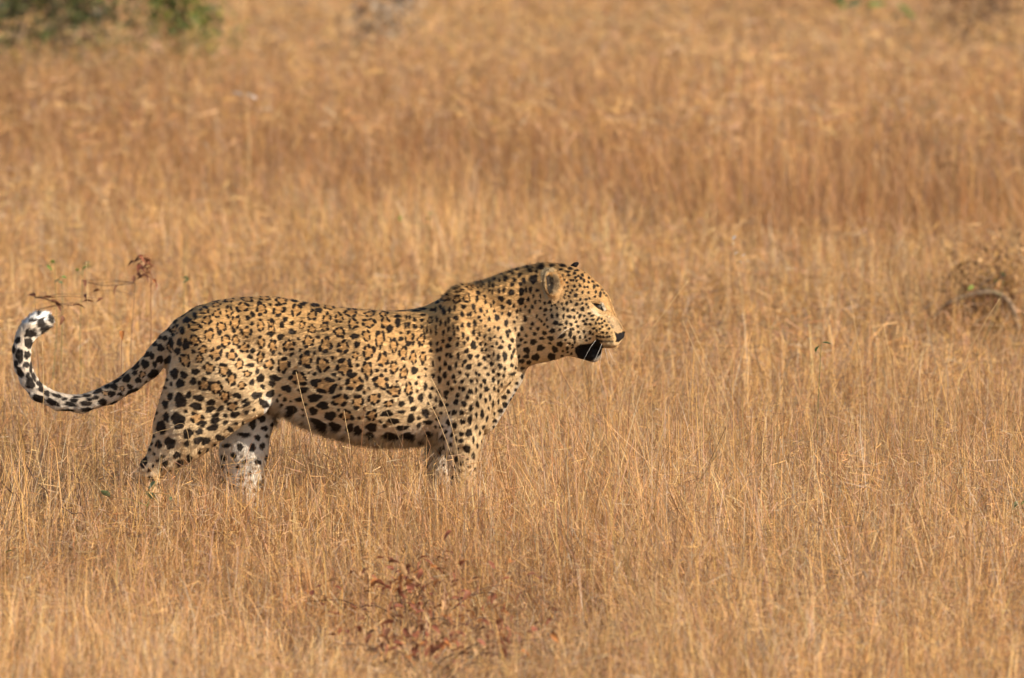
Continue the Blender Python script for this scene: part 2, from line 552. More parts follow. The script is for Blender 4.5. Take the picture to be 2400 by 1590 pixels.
# along the tail
tl = (ru < 390) & (rv > 235)
tp = np.array([(a, GY - b_) for a, b_, _ in TAIL], float)
mid = (tp[:-1] + tp[1:]) / 2; td = tp[1:] - tp[:-1]; td /= np.linalg.norm(td, axis=1)[:, None]
k_ = np.argmin((ru[tl][:, None] - mid[None, :, 0]) ** 2 + (rv[tl][:, None] - mid[None, :, 1]) ** 2, axis=1)
dirv[tl] = np.stack([td[k_, 0], np.zeros(tl.sum()), td[k_, 1]], 1)
ear = ((np.abs(ru - 1296) < 30) & (np.abs(rv - 596) < 42) & (rw < -55))
dirv[ear] = np.stack([-0.1 + rng.normal(0, .6, ear.sum()), -0.5 + 0 * rng.random(ear.sum()), 0.5 + rng.normal(0, .6, ear.sum())], 1)
NC = 34000
ck = KDTree(NC)
cs = rng.choice(NF, NC, replace=False)
stretch = np.array([0.55, 1.0, 1.25])                      # tufts run along the coat
for i, p in enumerate(root[cs] * stretch):
    ck.insert(p, i)
ck.balance()
clump_id = np.array([ck.find(p)[1] for p in root * stretch])
cl_n = rng.normal(0, 0.18, (NC, 3))[clump_id]; cl_b = rng.normal(1.0, 0.085, NC).clip(.7, 1.3)[clump_id]
dirv += rng.normal(0, 0.24, (NC, 3))[clump_id] + rng.normal(0, 0.10, (NF, 3))
dirv -= nrm * (dirv * nrm).sum(1)[:, None]
dirv /= np.linalg.norm(dirv, axis=1)[:, None] + 1e-9
ln = np.full(NF, 6.5)
ln = np.where((ru > 1150) & (ru <= 1290), 5.5, ln); ln = np.where(ru > 1290, 4.0, ln)
nape = sst(40, 5, np.interp(ru, sx, s_top) - rv) * ((ru > 1040) & (ru < 1330)); ln = ln + 5 * nape
bel = sst(0.12, 0.02, np.interp(ru, sx, np.arange(len(sx))) * 0 + (rv - np.interp(ru, sx, s_bot)) / 300) * ((ru > 640) & (ru < 1040))
ln = ln + 15 * bel
ln = np.where((ru < 130) & (rv > 470), 12, ln)
ln = np.where(ear, np.where(ru > 1292, 9, 4), ln)
ln = ln * rng.uniform(0.7, 1.25, NF)
BV = np.concatenate([BV, root + dirv * (ln * 0.55 * S)[:, None]]); BN = np.concatenate([BN, nrm]); nV = len(BV)
# photograph pixel of every point of the coat
rel = BV - np.array(cam.location)
dep = rel @ np.array(FWD)
PX = 1200 + (rel @ np.array(RIGHT)) / dep * DIST / S
PY = 795 - (rel @ np.array(UPV)) / dep * DIST / S
kd = KDTree(nV)
for i in range(nV):
    kd.insert(BV[i], i)
kd.balance()

# ------------------------------------------------------------------ coat: ground colour
VU, VW, VV = BV[:, 0] / S + 1200, BV[:, 1] / S, BV[:, 2] / S


def mixc(c, d, f):
    return c * (1 - f[:, None]) + np.array(d)[None, :] * f[:, None]


col = np.tile(np.array([0.69, 0.395, 0.150]), (nV, 1))
st, sb = np.interp(VU, sx, s_top), np.interp(VU, sx, s_bot)
relh = (VV - sb) / np.maximum(st - sb, 1)
torso = (VU > 600) & (VU < 1130)
PALE, WHITE = (0.77, 0.555, 0.315), (0.84, 0.78, 0.69)
col = mixc(col, PALE, sst(0.92, 0.25, relh) * 0.95 * (VU > 400))
col = mixc(col, WHITE, sst(0.20, 0.04, relh) * ((VU > 620) & (VU < 1060)))
# limbs paler downwards, inner faces white
low = sst(290, 170, VV)
col = mixc(col, PALE, low * 0.5)
inner = sst(0.25, 0.75, -np.sign(VW) * BN[:, 1]) * sst(300, 270, VV) * (np.abs(VW) > 20) * np.where((VU > 960) & (VW > 0), .25, 1.0)  # far fore leg kept tan, its shade painted into the coat colour
col = mixc(col, WHITE, inner)
col = mixc(col, (0.78, 0.70, 0.59), sst(325, 285, VV) * ((VU > 490) & (VU < 655) & (VW > -35)) * sst(.7, .3, BN[:, 1]))
# breast and throat
col = mixc(col, WHITE, 0.8 * sst(34, 12, np.abs(VW)) * sst(1130, 1180, VU) * sst(400, 370, VV) * (VU < 1260))
head = VU > 1262
col = mixc(col, (0.66, 0.52, 0.34), sst(500, 430, VV) * sst(1180, 1300, VU) * 0.7)
col = mixc(col, WHITE, sst(450, 410, VV) * sst(1250, 1330, VU) * 0.5)
# shade on the back of the thigh and root of the tail, painted greyer
col = mixc(col, (0.66, 0.55, 0.40), sst(440, 395, VU) * 0.6 * (VV > 150))
# tail: sandy above, white below and at the tip
tailm = (VU < 385) & (VV > 235)
col = mixc(col, WHITE, tailm * sst(330, 120, VU) * 0.5)
col = mixc(col, WHITE, tailm * sst(0.1, -0.6, BN[:, 2]) * 0.7)
tip = ((VU < 130) & (VV > 480)) * 1.0
col = mixc(col, (0.88, 0.86, 0.83), tip * sst(500, 512, VV - (VU - 90) * 0.1))
col = mixc(col, (0.70, 0.43, 0.17), .7 * sst(62, 28, np.hypot((PX - 1424), (PY - 772) * 1.15)) * (VU > 1340))      # tan muzzle
col = mixc(col, (0.86, 0.72, 0.50), .55 * sst(26, 8, np.hypot(PX - 1372, (PY - 790) * 1.1)) * (VU > 1340))      # pale lip corner
# slow unevenness of the coat
col *= (0.93 + 0.14 * fnoise(VU + 500, VV + 500 + VW, 11, 60.0))[:, None]

# ------------------------------------------------------------------ coat: spots read off the photograph, (x, y, rx, ry[, turn]) in close-up frames
SPOTS = []


def grab(ox, oy, sc, kind, txt):
    for it in txt.split():
        v = [float(a) for a in it.split(',')]
        SPOTS.append((ox + v[0] / sc, oy + v[1] / sc, v[2] / sc, v[3] / sc, v[4] if len(v) > 4 else 0.0, kind))


# flank
grab(600, 660, 3.92, 'r', """78,155,56,30 232,178,60,42 670,235,60,32 870,285,75,45 1040,300,55,30 1170,300,50,28 45,255,60,62 205,262,65,62 370,268,58,62
515,315,54,52 650,340,48,52 760,338,50,52 890,390,60,52 1035,385,64,52 1190,385,56,60 40,408,42,60 140,430,36,80 420,400,28,46 510,440,44,44 625,420,47,48 765,470,56,58
1015,500,44,58 1135,530,50,90 45,560,45,60 150,600,46,68 300,590,62,62 480,555,64,58 640,585,64,82 800,605,60,72 1030,650,58,82 910,680,38,40 1260,590,40,88 1350,660,40,80 1405,520,42,80 1515,540,42,60
455,720,72,74 615,770,77,70 810,790,92,82 1020,810,60,82 1165,720,52,82 1265,790,40,72 1355,840,42,72 1440,700,40,66 1530,700,36,60 35,700,40,60 120,760,50,56 250,770,66,80 385,890,86,76
630,955,112,88 905,930,102,80 1145,925,82,78 1270,1010,66,66 1400,990,45,66 770,1090,80,66 930,1105,62,66 1085,1080,62,66 1215,1125,48,38 830,1235,72,52 1060,1230,58,56""")
grab(600, 660, 3.92, 's', """350,175,32,20 430,208,36,20 540,215,38,26 575,265,32,26 265,350,26,26 235,402,26,30 330,385,22,22 330,465,40,27 220,510,30,34 905,505,42,28 1225,440,34,34 1300,380,30,44 925,580,34,28
170,890,58,30 145,940,36,28 40,890,38,40 130,1035,40,36,-30 280,985,52,30 430,1000,46,32 395,1085,36,24 535,1070,62,40 1335,1125,30,28 1420,1085,28,34 615,1140,50,42 525,1190,40,36 680,1235,50,44 1200,1215,52,32
1335,1200,38,20 1260,1285,60,28 70,1125,55,36,30 320,1180,60,40 580,1310,80,40,30 720,1330,62,36,35 860,1345,36,42 930,1370,36,48 1060,1340,46,46 1040,1410,44,28 1340,1345,60,25 1230,1420,80,32 1390,1420,60,34 1420,1260,34,44
1510,1070,30,36 1445,1170,28,28 1555,1210,36,42 1380,330,14,22 1410,332,12,22 1455,352,16,22 1520,360,20,18 1300,320,34,18 1370,410,12,28 1400,405,12,28 1455,418,20,24 1520,420,18,22 1390,575,20,26 1440,570,15,28 1500,575,18,26
1240,262,50,10 1330,268,40,9 1080,262,40,9 980,250,40,9 1450,820,30,40 1540,470,10,40""")
# hind quarter, root of the tail, far hind leg
grab(330, 660, 3.137, 'r', """555,172,40,20 650,135,40,25 780,130,52,25 910,128,50,25 465,215,44,28 558,238,36,36 648,222,34,46 745,192,52,44 885,205,50,54 255,360,42,44 390,330,55,40 485,285,44,36 590,335,40,44 692,305,44,62
880,325,32,50 955,305,30,32 215,480,30,50 395,435,42,52 500,395,42,54 620,440,44,52 695,435,30,46 775,375,42,50 870,450,46,46 965,490,38,58 455,505,38,34 430,570,34,34 550,530,54,60 760,490,42,44 665,545,40,48 325,580,50,52
500,640,52,44 610,655,46,54 722,610,34,46 780,680,32,30 465,760,54,50 548,780,54,58 665,720,44,52 740,765,38,30 885,715,30,44 615,843,42,48 415,1010,62,46 675,920,46,42""")
grab(330, 660, 3.137, 's', """440,170,40,14,-15 545,140,40,12,-8 310,242,28,18,-30 362,208,24,16,-30 335,285,30,28 397,252,18,25 575,378,20,20 785,270,18,22 820,245,16,26,-20 815,312,16,18 950,385,25,20 1020,405,25,28 190,345,26,24 248,295,20,20
305,365,20,28 135,410,18,20 175,420,18,22 100,460,20,22 145,490,26,28 285,450,18,35 270,515,22,30 330,465,28,38 820,512,20,20 800,555,22,16 865,570,14,30 900,545,10,25 80,550,20,24 140,575,24,30 100,610,18,22 30,610,28,34 205,580,35,30,-30 90,680,40,30,-25
805,617,30,18 855,662,16,22 248,680,28,45 315,690,28,28 290,750,36,30 400,665,30,26 385,735,26,28 705,840,36,22 815,745,20,26 215,848,22,30 180,905,22,34 290,875,48,50 350,835,22,28 425,858,40,24 405,918,46,28 515,890,36,24 510,940,40,24,-15
585,935,30,20,-40 550,985,32,16,-25 760,880,34,12,-30 775,905,38,14,-30 850,840,42,28,-20 905,900,46,27,25 185,1000,26,35 150,1075,38,45 275,1025,52,60 545,1025,40,24,-25 530,1075,45,24,-25 460,1050,28,18,-25 430,1105,28,24 345,1120,38,38
420,1170,40,26,-40 475,1175,36,26,-45 130,1200,22,34 215,1190,38,48 340,1195,22,30 265,1280,30,26 285,1340,30,28 355,1300,22,28 690,980,36,24,-25 620,1040,26,14,-40 655,1090,26,22 760,1130,52,18 730,1220,26,28 820,1225,26,30 890,1215,22,26 760,1330,16,18
858,1330,24,22 800,1415,15,15 820,1050,28,38 885,1010,30,30 580,1150,40,22 630,1210,36,18 610,1300,22,26 20,1330,30,40""")
# shoulder and fore leg
grab(900, 800, 4.355, 's', """545,95,18,28 580,80,18,25 655,50,35,25 745,35,18,28 815,20,18,25 915,55,28,35 985,30,18,20 1035,30,14,18 840,105,28,26 875,160,26,35 1000,90,18,20 1040,95,14,16 1105,55,14,16 1150,25,14,18 1190,65,24,18 1280,60,18,26
1320,110,10,30,15 565,180,18,30 640,140,20,22 680,150,20,30 755,150,18,38 825,210,22,24 800,250,15,22 950,155,24,22 1022,180,22,26 1070,155,16,24 1120,130,10,24 1165,165,15,30 1232,155,22,38 1300,160,12,28 1335,335,50,16 500,235,12,35
625,235,18,30 670,280,22,30 735,245,16,36 865,265,32,32 1100,235,24,24 1185,255,20,24 1230,285,12,20 1030,275,26,14 570,290,16,35 500,355,20,28 565,395,22,45 620,350,26,34 710,365,24,22 775,322,22,18 850,350,24,20 940,330,20,18 970,345,18,18
1060,340,20,22 1115,310,18,20 1168,340,15,18 1220,355,12,20 490,480,18,22 470,560,22,30 530,600,14,32 580,640,26,40 655,435,20,24 725,415,18,20 795,415,20,24 890,410,26,22 950,405,12,20 1025,410,20,32 1115,395,22,26 1165,420,10,20
1200,445,9,18 690,490,20,24 635,530,26,32 770,480,15,18 810,490,26,24 880,520,26,35 940,500,16,28 990,455,15,22 1045,490,30,26 1125,485,14,26 1165,505,11,18 630,580,18,20 640,655,20,20 750,555,24,24 850,570,22,24 985,560,16,30 1080,575,14,35
1035,605,14,32 1165,615,9,24 735,625,26,34 815,640,28,34 885,685,22,36 950,645,22,34 1110,640,12,40 1065,685,12,24 1125,740,12,22 715,730,26,30 790,735,26,24 665,735,15,20 940,755,16,26 1000,745,22,45 1050,795,16,40 655,835,22,40 720,860,26,36
800,825,30,26 875,805,26,45 940,880,16,30 690,960,18,22 735,1000,14,30 790,950,28,26 865,940,32,45 975,940,14,28 785,1020,28,26 910,1010,14,35 845,1100,38,42 620,1080,26,32 950,1070,10,30 910,1175,18,40 735,1200,18,45 560,1150,26,40 530,1050,26,26
600,1280,24,30 365,580,32,40 410,730,30,40 450,830,46,26 445,950,46,26 420,465,24,45 680,1060,20,24 690,1150,22,28 640,1180,22,30 790,1250,24,26""")
# withers and neck
grab(950, 580, 4.9, 'r', """110,835,22,30 285,840,36,42 460,590,54,54 600,495,58,34 725,465,42,32 855,440,50,42 590,600,50,52 700,585,50,58""")
grab(950, 580, 4.9, 's', """185,850,25,20 45,880,8,25 25,890,8,25 105,920,18,22 130,915,10,18 190,910,18,22 245,950,16,40 290,970,12,35 350,930,12,28 350,985,15,28 360,830,18,35 200,780,40,16 120,730,50,14 200,710,50,14 310,720,36,20 345,715,14,35 405,690,22,30 440,740,26,45
505,725,20,40 565,700,18,35 365,630,25,22 400,585,20,16,-30 470,520,36,14,-30 640,425,25,12 745,400,35,10 835,525,28,24 820,590,20,46 665,685,32,24 650,770,22,40 745,770,20,32 715,775,14,28 780,685,28,36 800,740,14,26 865,725,22,28 910,565,18,22 920,635,20,24
905,780,12,15 845,805,22,20 865,845,18,18 935,740,12,20 980,670,14,28 1015,630,16,28 1020,735,16,24 960,825,20,28 405,870,16,38 460,875,14,40 495,840,18,40 580,815,32,30 650,895,22,30 725,890,22,38 795,870,22,45,-20 435,985,18,34 495,940,18,34 550,920,10,32
600,935,18,34 560,990,20,30 660,1010,22,34 715,1050,18,32 780,980,24,36 850,1000,16,35 915,905,14,22 965,950,18,28 1020,920,12,22 1065,935,16,22 1155,870,22,36 1165,975,18,22 1195,965,16,20 1175,1015,15,25 910,1020,18,26 1025,1025,12,22 975,1055,16,26 1095,1040,12,20
1115,1085,8,18 1225,1070,18,24 430,1080,18,30 365,1105,20,26 510,1055,28,28 490,1135,36,28 595,1115,18,30 605,1050,12,22 670,1105,20,26 775,1115,34,45 825,1050,16,22 865,1105,18,22 925,1110,20,26 995,1135,18,18 1048,1105,14,20 1095,1150,24,22 1195,1140,16,28
360,1195,25,28 405,1170,18,28 965,430,15,40 1010,440,18,26 965,500,14,18 1000,520,14,24 1075,500,16,28 1130,490,16,30 1215,520,35,28 1330,510,32,34 1385,490,14,28 1435,490,18,32 1100,590,32,28 1190,630,28,28 1325,620,36,34 1410,600,18,26 1470,560,14,20
1490,630,14,20 1115,685,22,24 1245,675,14,18 1375,680,12,16 1455,685,16,20 1110,760,14,16 1190,770,20,32 1280,735,16,22 1320,720,14,20 1425,735,15,24 1510,790,14,18 1280,805,10,15 1375,820,20,34 1250,860,14,20 1335,930,16,32 1460,880,16,22 1440,930,10,18
1050,810,24,34 1260,940,10,22 1020,380,25,18 1100,305,30,16,-20 1150,370,26,25 1080,390,20,14 1190,290,20,16 1225,310,15,14 1280,268,18,14 1250,380,24,18 1225,430,22,18 1315,325,28,20,-30 1320,420,20,18 1360,385,20,32 1400,240,25,12 1430,275,26,20
1460,245,12,12 1555,240,40,25 1510,285,15,20 1470,370,45,40""")
# head
grab(1180, 580, 5.228, 's', """590,235,35,14 720,235,32,16 690,185,30,10 815,262,25,18 700,280,24,12 785,303,32,14 895,285,24,12 870,320,22,16 795,345,24,8 730,348,12,8 880,372,18,15 915,353,12,15 965,340,18,18 948,380,18,20 985,408,12,24 1045,375,10,15 1000,300,15,8
1040,428,16,14 895,412,12,14 853,405,8,14 825,405,6,10 870,478,14,20 935,470,16,18 990,488,10,14 1028,488,8,14 1110,482,18,22 900,520,10,8 965,555,14,16 1040,557,16,14 1130,548,12,18 1185,570,12,32 885,590,20,24 1120,605,12,8 940,640,14,16 1010,640,18,16
1050,628,8,10 965,688,8,10 895,700,20,20 1015,700,16,16 825,665,12,16 775,688,16,22 735,755,12,25 785,772,14,24 855,772,20,20 965,758,26,22 1035,738,14,12 1050,812,20,14 735,850,14,26 805,852,28,18 865,860,12,24 935,842,16,28,40 990,842,10,8 1085,840,22,11,-20
905,805,8,10 595,845,16,28 660,835,18,22 1020,885,16,14 980,905,20,8 1090,888,24,9,-10 1005,940,22,16 1062,945,20,16 888,915,18,12 910,970,20,15 770,925,18,22 825,945,18,18 700,948,26,14 640,928,28,26 850,1003,18,14 820,1005,12,14 915,1038,18,16 985,1033,18,18
1060,1045,18,20 1108,995,18,16 1140,1020,12,10 1095,1062,12,12 600,1025,30,26 690,1010,18,8 545,975,16,12 815,1065,22,36 720,1085,46,20,-38 865,1112,22,26 1000,1100,16,16 935,1102,12,16 1055,1118,12,14 1015,1140,10,8 580,1115,32,26 475,1115,28,18 365,1160,32,34
690,1185,30,30 805,1178,18,10 870,1165,12,12 845,1195,10,10 845,1225,8,8 455,1230,38,34 630,1250,32,34 780,1238,16,22 285,1262,36,34 280,1338,32,24 395,1345,42,38 590,1345,42,42 185,1340,18,18 220,1395,36,24 310,1410,28,22 230,1480,24,20 715,1330,15,8
460,1410,15,8 570,1175,18,10 785,1285,10,10 410,840,16,22 470,905,15,12 535,890,12,16 505,945,14,14 440,885,8,12 505,830,8,14 450,600,10,22 445,660,8,12 1180,600,14,10,40 1230,560,12,8 1090,420,16,10,40 1150,470,18,10,45 1210,520,16,9,45 1260,590,14,8,60
1150,890,7,10 1170,935,9,14 1130,932,9,16 1205,930,8,10 1235,905,8,9 1210,975,12,8 1180,1000,10,7 1165,865,7,9 1200,880,6,9
1215,1043,18,9 1330,970,22,9,45 1265,1048,8,6 1150,1090,22,9 1185,1095,18,9 1220,1098,16,10 1268,1098,12,9 1297,1095,10,9 1170,1145,22,9,20 1210,1155,18,9 1245,1158,18,10 1275,1158,14,11 1305,1158,14,8 1330,1160,10,7 1225,1205,16,8 1258,1208,16,6 1290,1212,18,5""")
# tail
grab(0, 700, 5.226, 's', """2140,280,35,30 2045,375,45,38,-40 2170,340,28,24 1950,490,28,42 2015,490,32,40 1895,560,32,45 1965,605,42,42 2095,540,36,64 2060,760,45,56 1790,690,48,36,-40 1860,710,34,45 1960,755,38,55 1895,810,30,40 1870,930,56,52 1660,830,60,40,-40 1650,915,36,30
1690,1005,45,32 1550,985,52,46 1500,930,45,26,-35 1590,1080,34,34 1610,1150,85,36,-35 1395,1080,50,38 1430,1010,60,24,-30 1310,1080,40,26,-25 1365,1170,50,34,-25 1200,1140,60,26,-15 1470,1175,34,24 1060,1195,50,20 1170,1220,42,24 1250,1270,60,38 1050,1285,75,30
1390,1290,55,30,-25 1090,1240,38,18 930,1210,50,11 900,1250,55,24 785,1230,40,20 860,1295,80,26,12 1055,1360,75,28 830,1375,80,24 690,1190,70,24,15 640,1270,85,38,25 570,1160,40,36,30 500,1110,40,33,35 470,1230,76,50,40 480,1040,42,38,40 370,1040,50,76,-30
340,940,28,40 410,960,26,60,-25 245,900,36,70,-20 375,850,22,76 320,810,40,40 240,700,48,80 330,690,36,58 350,540,58,58 385,420,66,58 220,510,36,40 515,305,54,65,20 615,250,30,52 560,370,80,40,-25 410,260,45,28 170,620,20,60 200,800,24,60""")
grab(0, 700, 5.226, 'r', """2130,430,50,40 2080,620,45,55 1795,800,45,58 1745,930,50,44 1490,1105,40,38 1290,1160,50,34""")

# lower legs, mostly hidden by grass
grab(0, 0, 1.0, 's', '1065,1120,6,8 1090,1130,7,8 1075,1152,6,7 1100,1160,5,7 1060,1180,6,6 1085,1190,6,6 1095,1215,5,5 1070,1225,5,5 1015,1120,7,8 1035,1140,7,7 1012,1165,6,7 1032,1190,6,6 355,1125,7,9 372,1140,6,8 362,1168,6,7 380,1190,6,6 370,1210,5,5 545,1145,7,7 575,1150,7,7 560,1180,6,6 585,1195,6,6')
# drop what two close-ups both show
kept = []
for sp in SPOTS:
    if all(math.hypot(sp[0] - k[0], sp[1] - k[1]) > 0.62 * max(min(sp[2], sp[3]), min(k[2], k[3]), 3.0) for k in kept):
        kept.append(sp)
SPOTS = kept
dark = np.zeros(nV); amber = np.zeros(nV)


def stamp(ids, px, py, sp, weight, r_):
    cx, cy, rx, ry, turn, kind = sp
    dx, dy = px - cx, py - cy
    ca, sa = math.cos(math.radians(turn)), math.sin(math.radians(turn))
    rx, ry = max(rx, 2.6), max(ry, 2.6)
    a, b_ = (dx * ca + dy * sa) / rx, (-dx * sa + dy * ca) / ry
    th = np.arctan2(b_, a); qq = np.hypot(a, b_)
    ph = r_.random(3) * 6.283
    wob = 1 + 0.10 * np.sin(2 * th + ph[0]) + 0.09 * np.sin(3 * th + ph[1]) + 0.07 * np.sin(5 * th + ph[2])
    edge = 2.8 / max(min(rx, ry), 3.2)
    if kind == 's':
        if cx > 1160:
            qq = qq / 1.16
        elif cx > 385:
            qq = qq / .96
        d = sst(1.06 + edge * .5, 1.06 - edge * .5, qq * wob)
    else:
        qq = qq / .98
        n = int(r_.integers(4, 7)); st0 = r_.random() * 6.283
        d = np.zeros(len(ids)); gaps = r_.uniform(0.75, 1.25, n); gaps = gaps / gaps.sum() * 6.283
        ang = st0
        for g in gaps:
            mid = ang + g / 2; half = g * r_.uniform(0.27, 0.39)
            ang += g
            dth = np.abs((th - mid + math.pi) % (2 * math.pi) - math.pi)
            rad = r_.uniform(0.70, 0.80); wd = r_.uniform(0.21, 0.29)
            f = np.hypot(np.maximum(dth - half + 0.28, 0) / 0.42, (qq * wob - rad) / wd)
            d = np.maximum(d, sst(1 + edge * .9, 1 - edge * .9, f))
        am = sst(0.95, 0.65, qq)
        amber[ids] = np.maximum(amber[ids], am * weight)
    dark[ids] = np.maximum(dark[ids], d * weight)


MPX_rel = BV * np.array([1, -1, 1]) - np.array(cam.location)
mdep = MPX_rel @ np.array(FWD)
MPX = 1200 + (MPX_rel @ np.array(RIGHT)) / mdep * DIST / S
MPY = 795 - (MPX_rel @ np.array(UPV)) / mdep * DIST / S
view = np.array(cam.location) - BV; view /= np.linalg.norm(view, axis=1)[:, None]
facing = (BN * view).sum(1)
mview = view * np.array([1, 1, 1]); mfacing = (BN * np.array([1, -1, 1]) * view).sum(1)
for n, sp in enumerate(SPOTS):
    r_ = np.random.default_rng(1000 + n)
    o, d = ray(sp[0], sp[1])
    hit = bvh.ray_cast(o, d)
    if hit[0] is None:
        o, d = ray(sp[0], sp[1] + 4)
        hit = bvh.ray_cast(o, d)
        if hit[0] is None:
            continue
    R = 3.2 * max(sp[2], sp[3]) * S
    ids = np.array([i for _, i, _ in kd.find_range(hit[0], R)], int)
    if len(ids):
        stamp(ids, PX[ids], PY[ids], sp, sst(-0.15, 0.02, facing[ids]), r_)
    if sp[0] > 1430 or sp[0] < 380:
        pass
    hm = Vector((hit[0].x, -hit[0].y, hit[0].z))
    ids = np.array([i for _, i, _ in kd.find_range(hm, R)], int)
    if len(ids):
        ids = ids[VW[ids] > 5]
        if len(ids):
            r_ = np.random.default_rng(1000 + n)
            stamp(ids, MPX[ids], MPY[ids], sp, sst(-0.15, 0.02, mfacing[ids]), r_)
# where the close-ups were too coarse to read every mark, small spots fill the bare stretches
occ = np.zeros((820, 360), bool); sil = np.zeros((820, 360), bool)
gi, gj = (PX / 2).astype(int).clip(0, 819), ((PY - 560) / 2).astype(int).clip(0, 359)
mk = facing > .12
sil[gi[mk], gj[mk]] = True
mk &= dark > .4
occ[gi[mk], gj[mk]] = True
yy_, xx_ = np.meshgrid(np.arange(-14, 15), np.arange(-14, 15)); rad_ = np.hypot(xx_, yy_) * 2
cand = np.argwhere(sil); gr = np.random.default_rng(5); gr.shuffle(cand)
nfill = 0
for ci, cj in cand:
    x_, y_ = ci * 2 + 1.0, cj * 2 + 561.0
    if x_ > 1428 or (1376 < x_ < 1428 and 700 < y_ < 748) or (x_ > 1340 and y_ > 796) or (x_ > 1400 and y_ > 772) or (1262 < x_ < 1322 and y_ < 708) or ci < 15 or cj < 15 or ci > 804 or cj > 344:
        continue
    if x_ > 1290: g_, r0 = 6.0, 2.5
    elif x_ > 1185: g_, r0 = 8.5, 3.6
    elif x_ > 1000: g_, r0 = 9.5, 4.6
    elif x_ < 385: g_, r0 = 9.0, 4.5
    elif y_ > 1000: g_, r0 = 11.5, 6.2
    elif x_ > 620: g_, r0 = 9.0, 4.4
    else: g_, r0 = 9.5, 5.0
    if (occ[ci - 14:ci + 15, cj - 14:cj + 15] & (rad_ < g_ * .62 + r0)).any():
        continue
    r0 *= gr.uniform(.75, 1.2)
    occ[ci - 14:ci + 15, cj - 14:cj + 15] |= rad_ < r0
    sp = (x_, y_, r0 * gr.uniform(.85, 1.2), r0 * gr.uniform(.85, 1.2), gr.uniform(-40, 40), 's')
    o, d = ray(x_, y_)
    hit = bvh.ray_cast(o, d)
    if hit[0] is None:
        continue
    nfill += 1
    for mirrored in (False, True):
        hp = Vector((hit[0].x, -hit[0].y, hit[0].z)) if mirrored else hit[0]
        ids = np.array([i for _, i, _ in kd.find_range(hp, 3 * r0 * S)], int)
        if mirrored and len(ids):
            ids = ids[VW[ids] > 5]
        if len(ids):
            if mirrored: stamp(ids, MPX[ids], MPY[ids], sp, sst(-.15, .02, mfacing[ids]), np.random.default_rng(nfill))
            else: stamp(ids, PX[ids], PY[ids], sp, sst(-.15, .02, facing[ids]), np.random.default_rng(nfill))
print('fill spots', nfill)
col = mixc(col, (0.58, 0.30, 0.10), amber * 0.72)
col = mixc(col, (0.022, 0.016, 0.013), np.clip(dark, 0, 1) * 0.985)


# --- face and ear markings, drawn as areas on the head
def area(poly, color, soft=1.5, wside=None, f=1.0):
    p = np.array(poly, float)
    near_ = (PX > p[:, 0].min() - 6) & (PX < p[:, 0].max() + 6) & (PY > p[:, 1].min() - 6) & (PY < p[:, 1].max() + 6)
    for mirror in (False, True):
        X, Y = (MPX, MPY) if mirror else (PX, PY)
        m = (X > p[:, 0].min() - 6) & (X < p[:, 0].max() + 6) & (Y > p[:, 1].min() - 6) & (Y < p[:, 1].max() + 6) & (VU > 1200)
        m &= (VW > -36) if mirror else (VW <= -36)
        if wside is not None:
            m &= wside
        ids = np.where(m)[0]
        if not len(ids):
            continue
        x, y = X[ids], Y[ids]
        inside = np.zeros(len(ids), bool); dist = np.full(len(ids), 1e9)
        for i in range(len(p)):
            a, b_ = p[i], p[(i + 1) % len(p)]
            cond = ((a[1] > y) != (b_[1] > y)) & (x < (b_[0] - a[0]) * (y - a[1]) / (b_[1] - a[1] + 1e-12) + a[0])
            inside ^= cond
            ab = b_ - a; t = np.clip(((x - a[0]) * ab[0] + (y - a[1]) * ab[1]) / (ab @ ab), 0, 1)
            dist = np.minimum(dist, np.hypot(x - a[0] - t * ab[0], y - a[1] - t * ab[1]))
        sdist = np.where(inside, -dist, dist)
        w = sst(soft, -soft, sdist) * f
        col[ids] = col[ids] * (1 - w[:, None]) + np.array(color) * w[:, None]


area([(1408, 640), (1438, 700), (1450, 745), (1463, 772), (1452, 768), (1436, 735), (1424, 700), (1402, 662)], (0.62, 0.40, 0.19), 6, f=.5)
area([(1412, 738), (1440, 742), (1460, 768), (1455, 780), (1440, 778), (1428, 760)], (0.52, 0.37, 0.22), 5, f=.7)      # greyish bridge of the nose
area([(1406, 708), (1413, 710), (1421, 727), (1416, 730), (1409, 720)], (0.85, 0.74, 0.55), 2)                        # pale inner eye corner
area([(1384, 724), (1391, 724), (1402, 733), (1408, 741), (1400, 742), (1388, 734)], (0.80, 0.68, 0.46), 3, f=.8)     # pale below the eye
area([(1386, 709), (1392, 711), (1402, 712), (1409, 715), (1415, 727), (1413, 730), (1405, 725), (1396, 720), (1389, 714)], (0.012, 0.010, 0.010), 1.2)
area([(1439, 777), (1447, 782), (1453, 780), (1461, 777), (1470, 776), (1470, 788), (1458, 796), (1450, 803), (1442, 802), (1444, 794)], (0.016, 0.013, 0.013), 1.3)   # nose
area([(1412, 800), (1436, 801), (1442, 804), (1440, 812), (1425, 817), (1412, 812)], (0.78, 0.60, 0.36), 2, f=.6)
for yy in (789.5, 801.5, 811.0):
    area([(1404, yy - 1.6), (1430, yy - .8), (1436, yy + .6), (1425, yy + 2.0), (1404, yy + 1.6)], (0.10, 0.06, 0.035), 1.2, f=.45)
area([(1396, 792), (1402, 794), (1408, 806), (1416, 816), (1406, 820), (1398, 806)], (0.014, 0.011, 0.010), 1.5)
area([(1347, 815), (1360, 807), (1385, 805), (1396, 797), (1410, 806), (1412, 822), (1404, 838), (1392, 846), (1378, 850), (1364, 851), (1354, 838), (1347, 826)], (0.012, 0.011, 0.012), 1.5)
area([(1384, 848), (1396, 840), (1405, 834), (1410, 840), (1403, 856), (1388, 862), (1370, 860), (1374, 852)], (0.50, 0.44, 0.37), 3.0, f=.8)          # pale chin
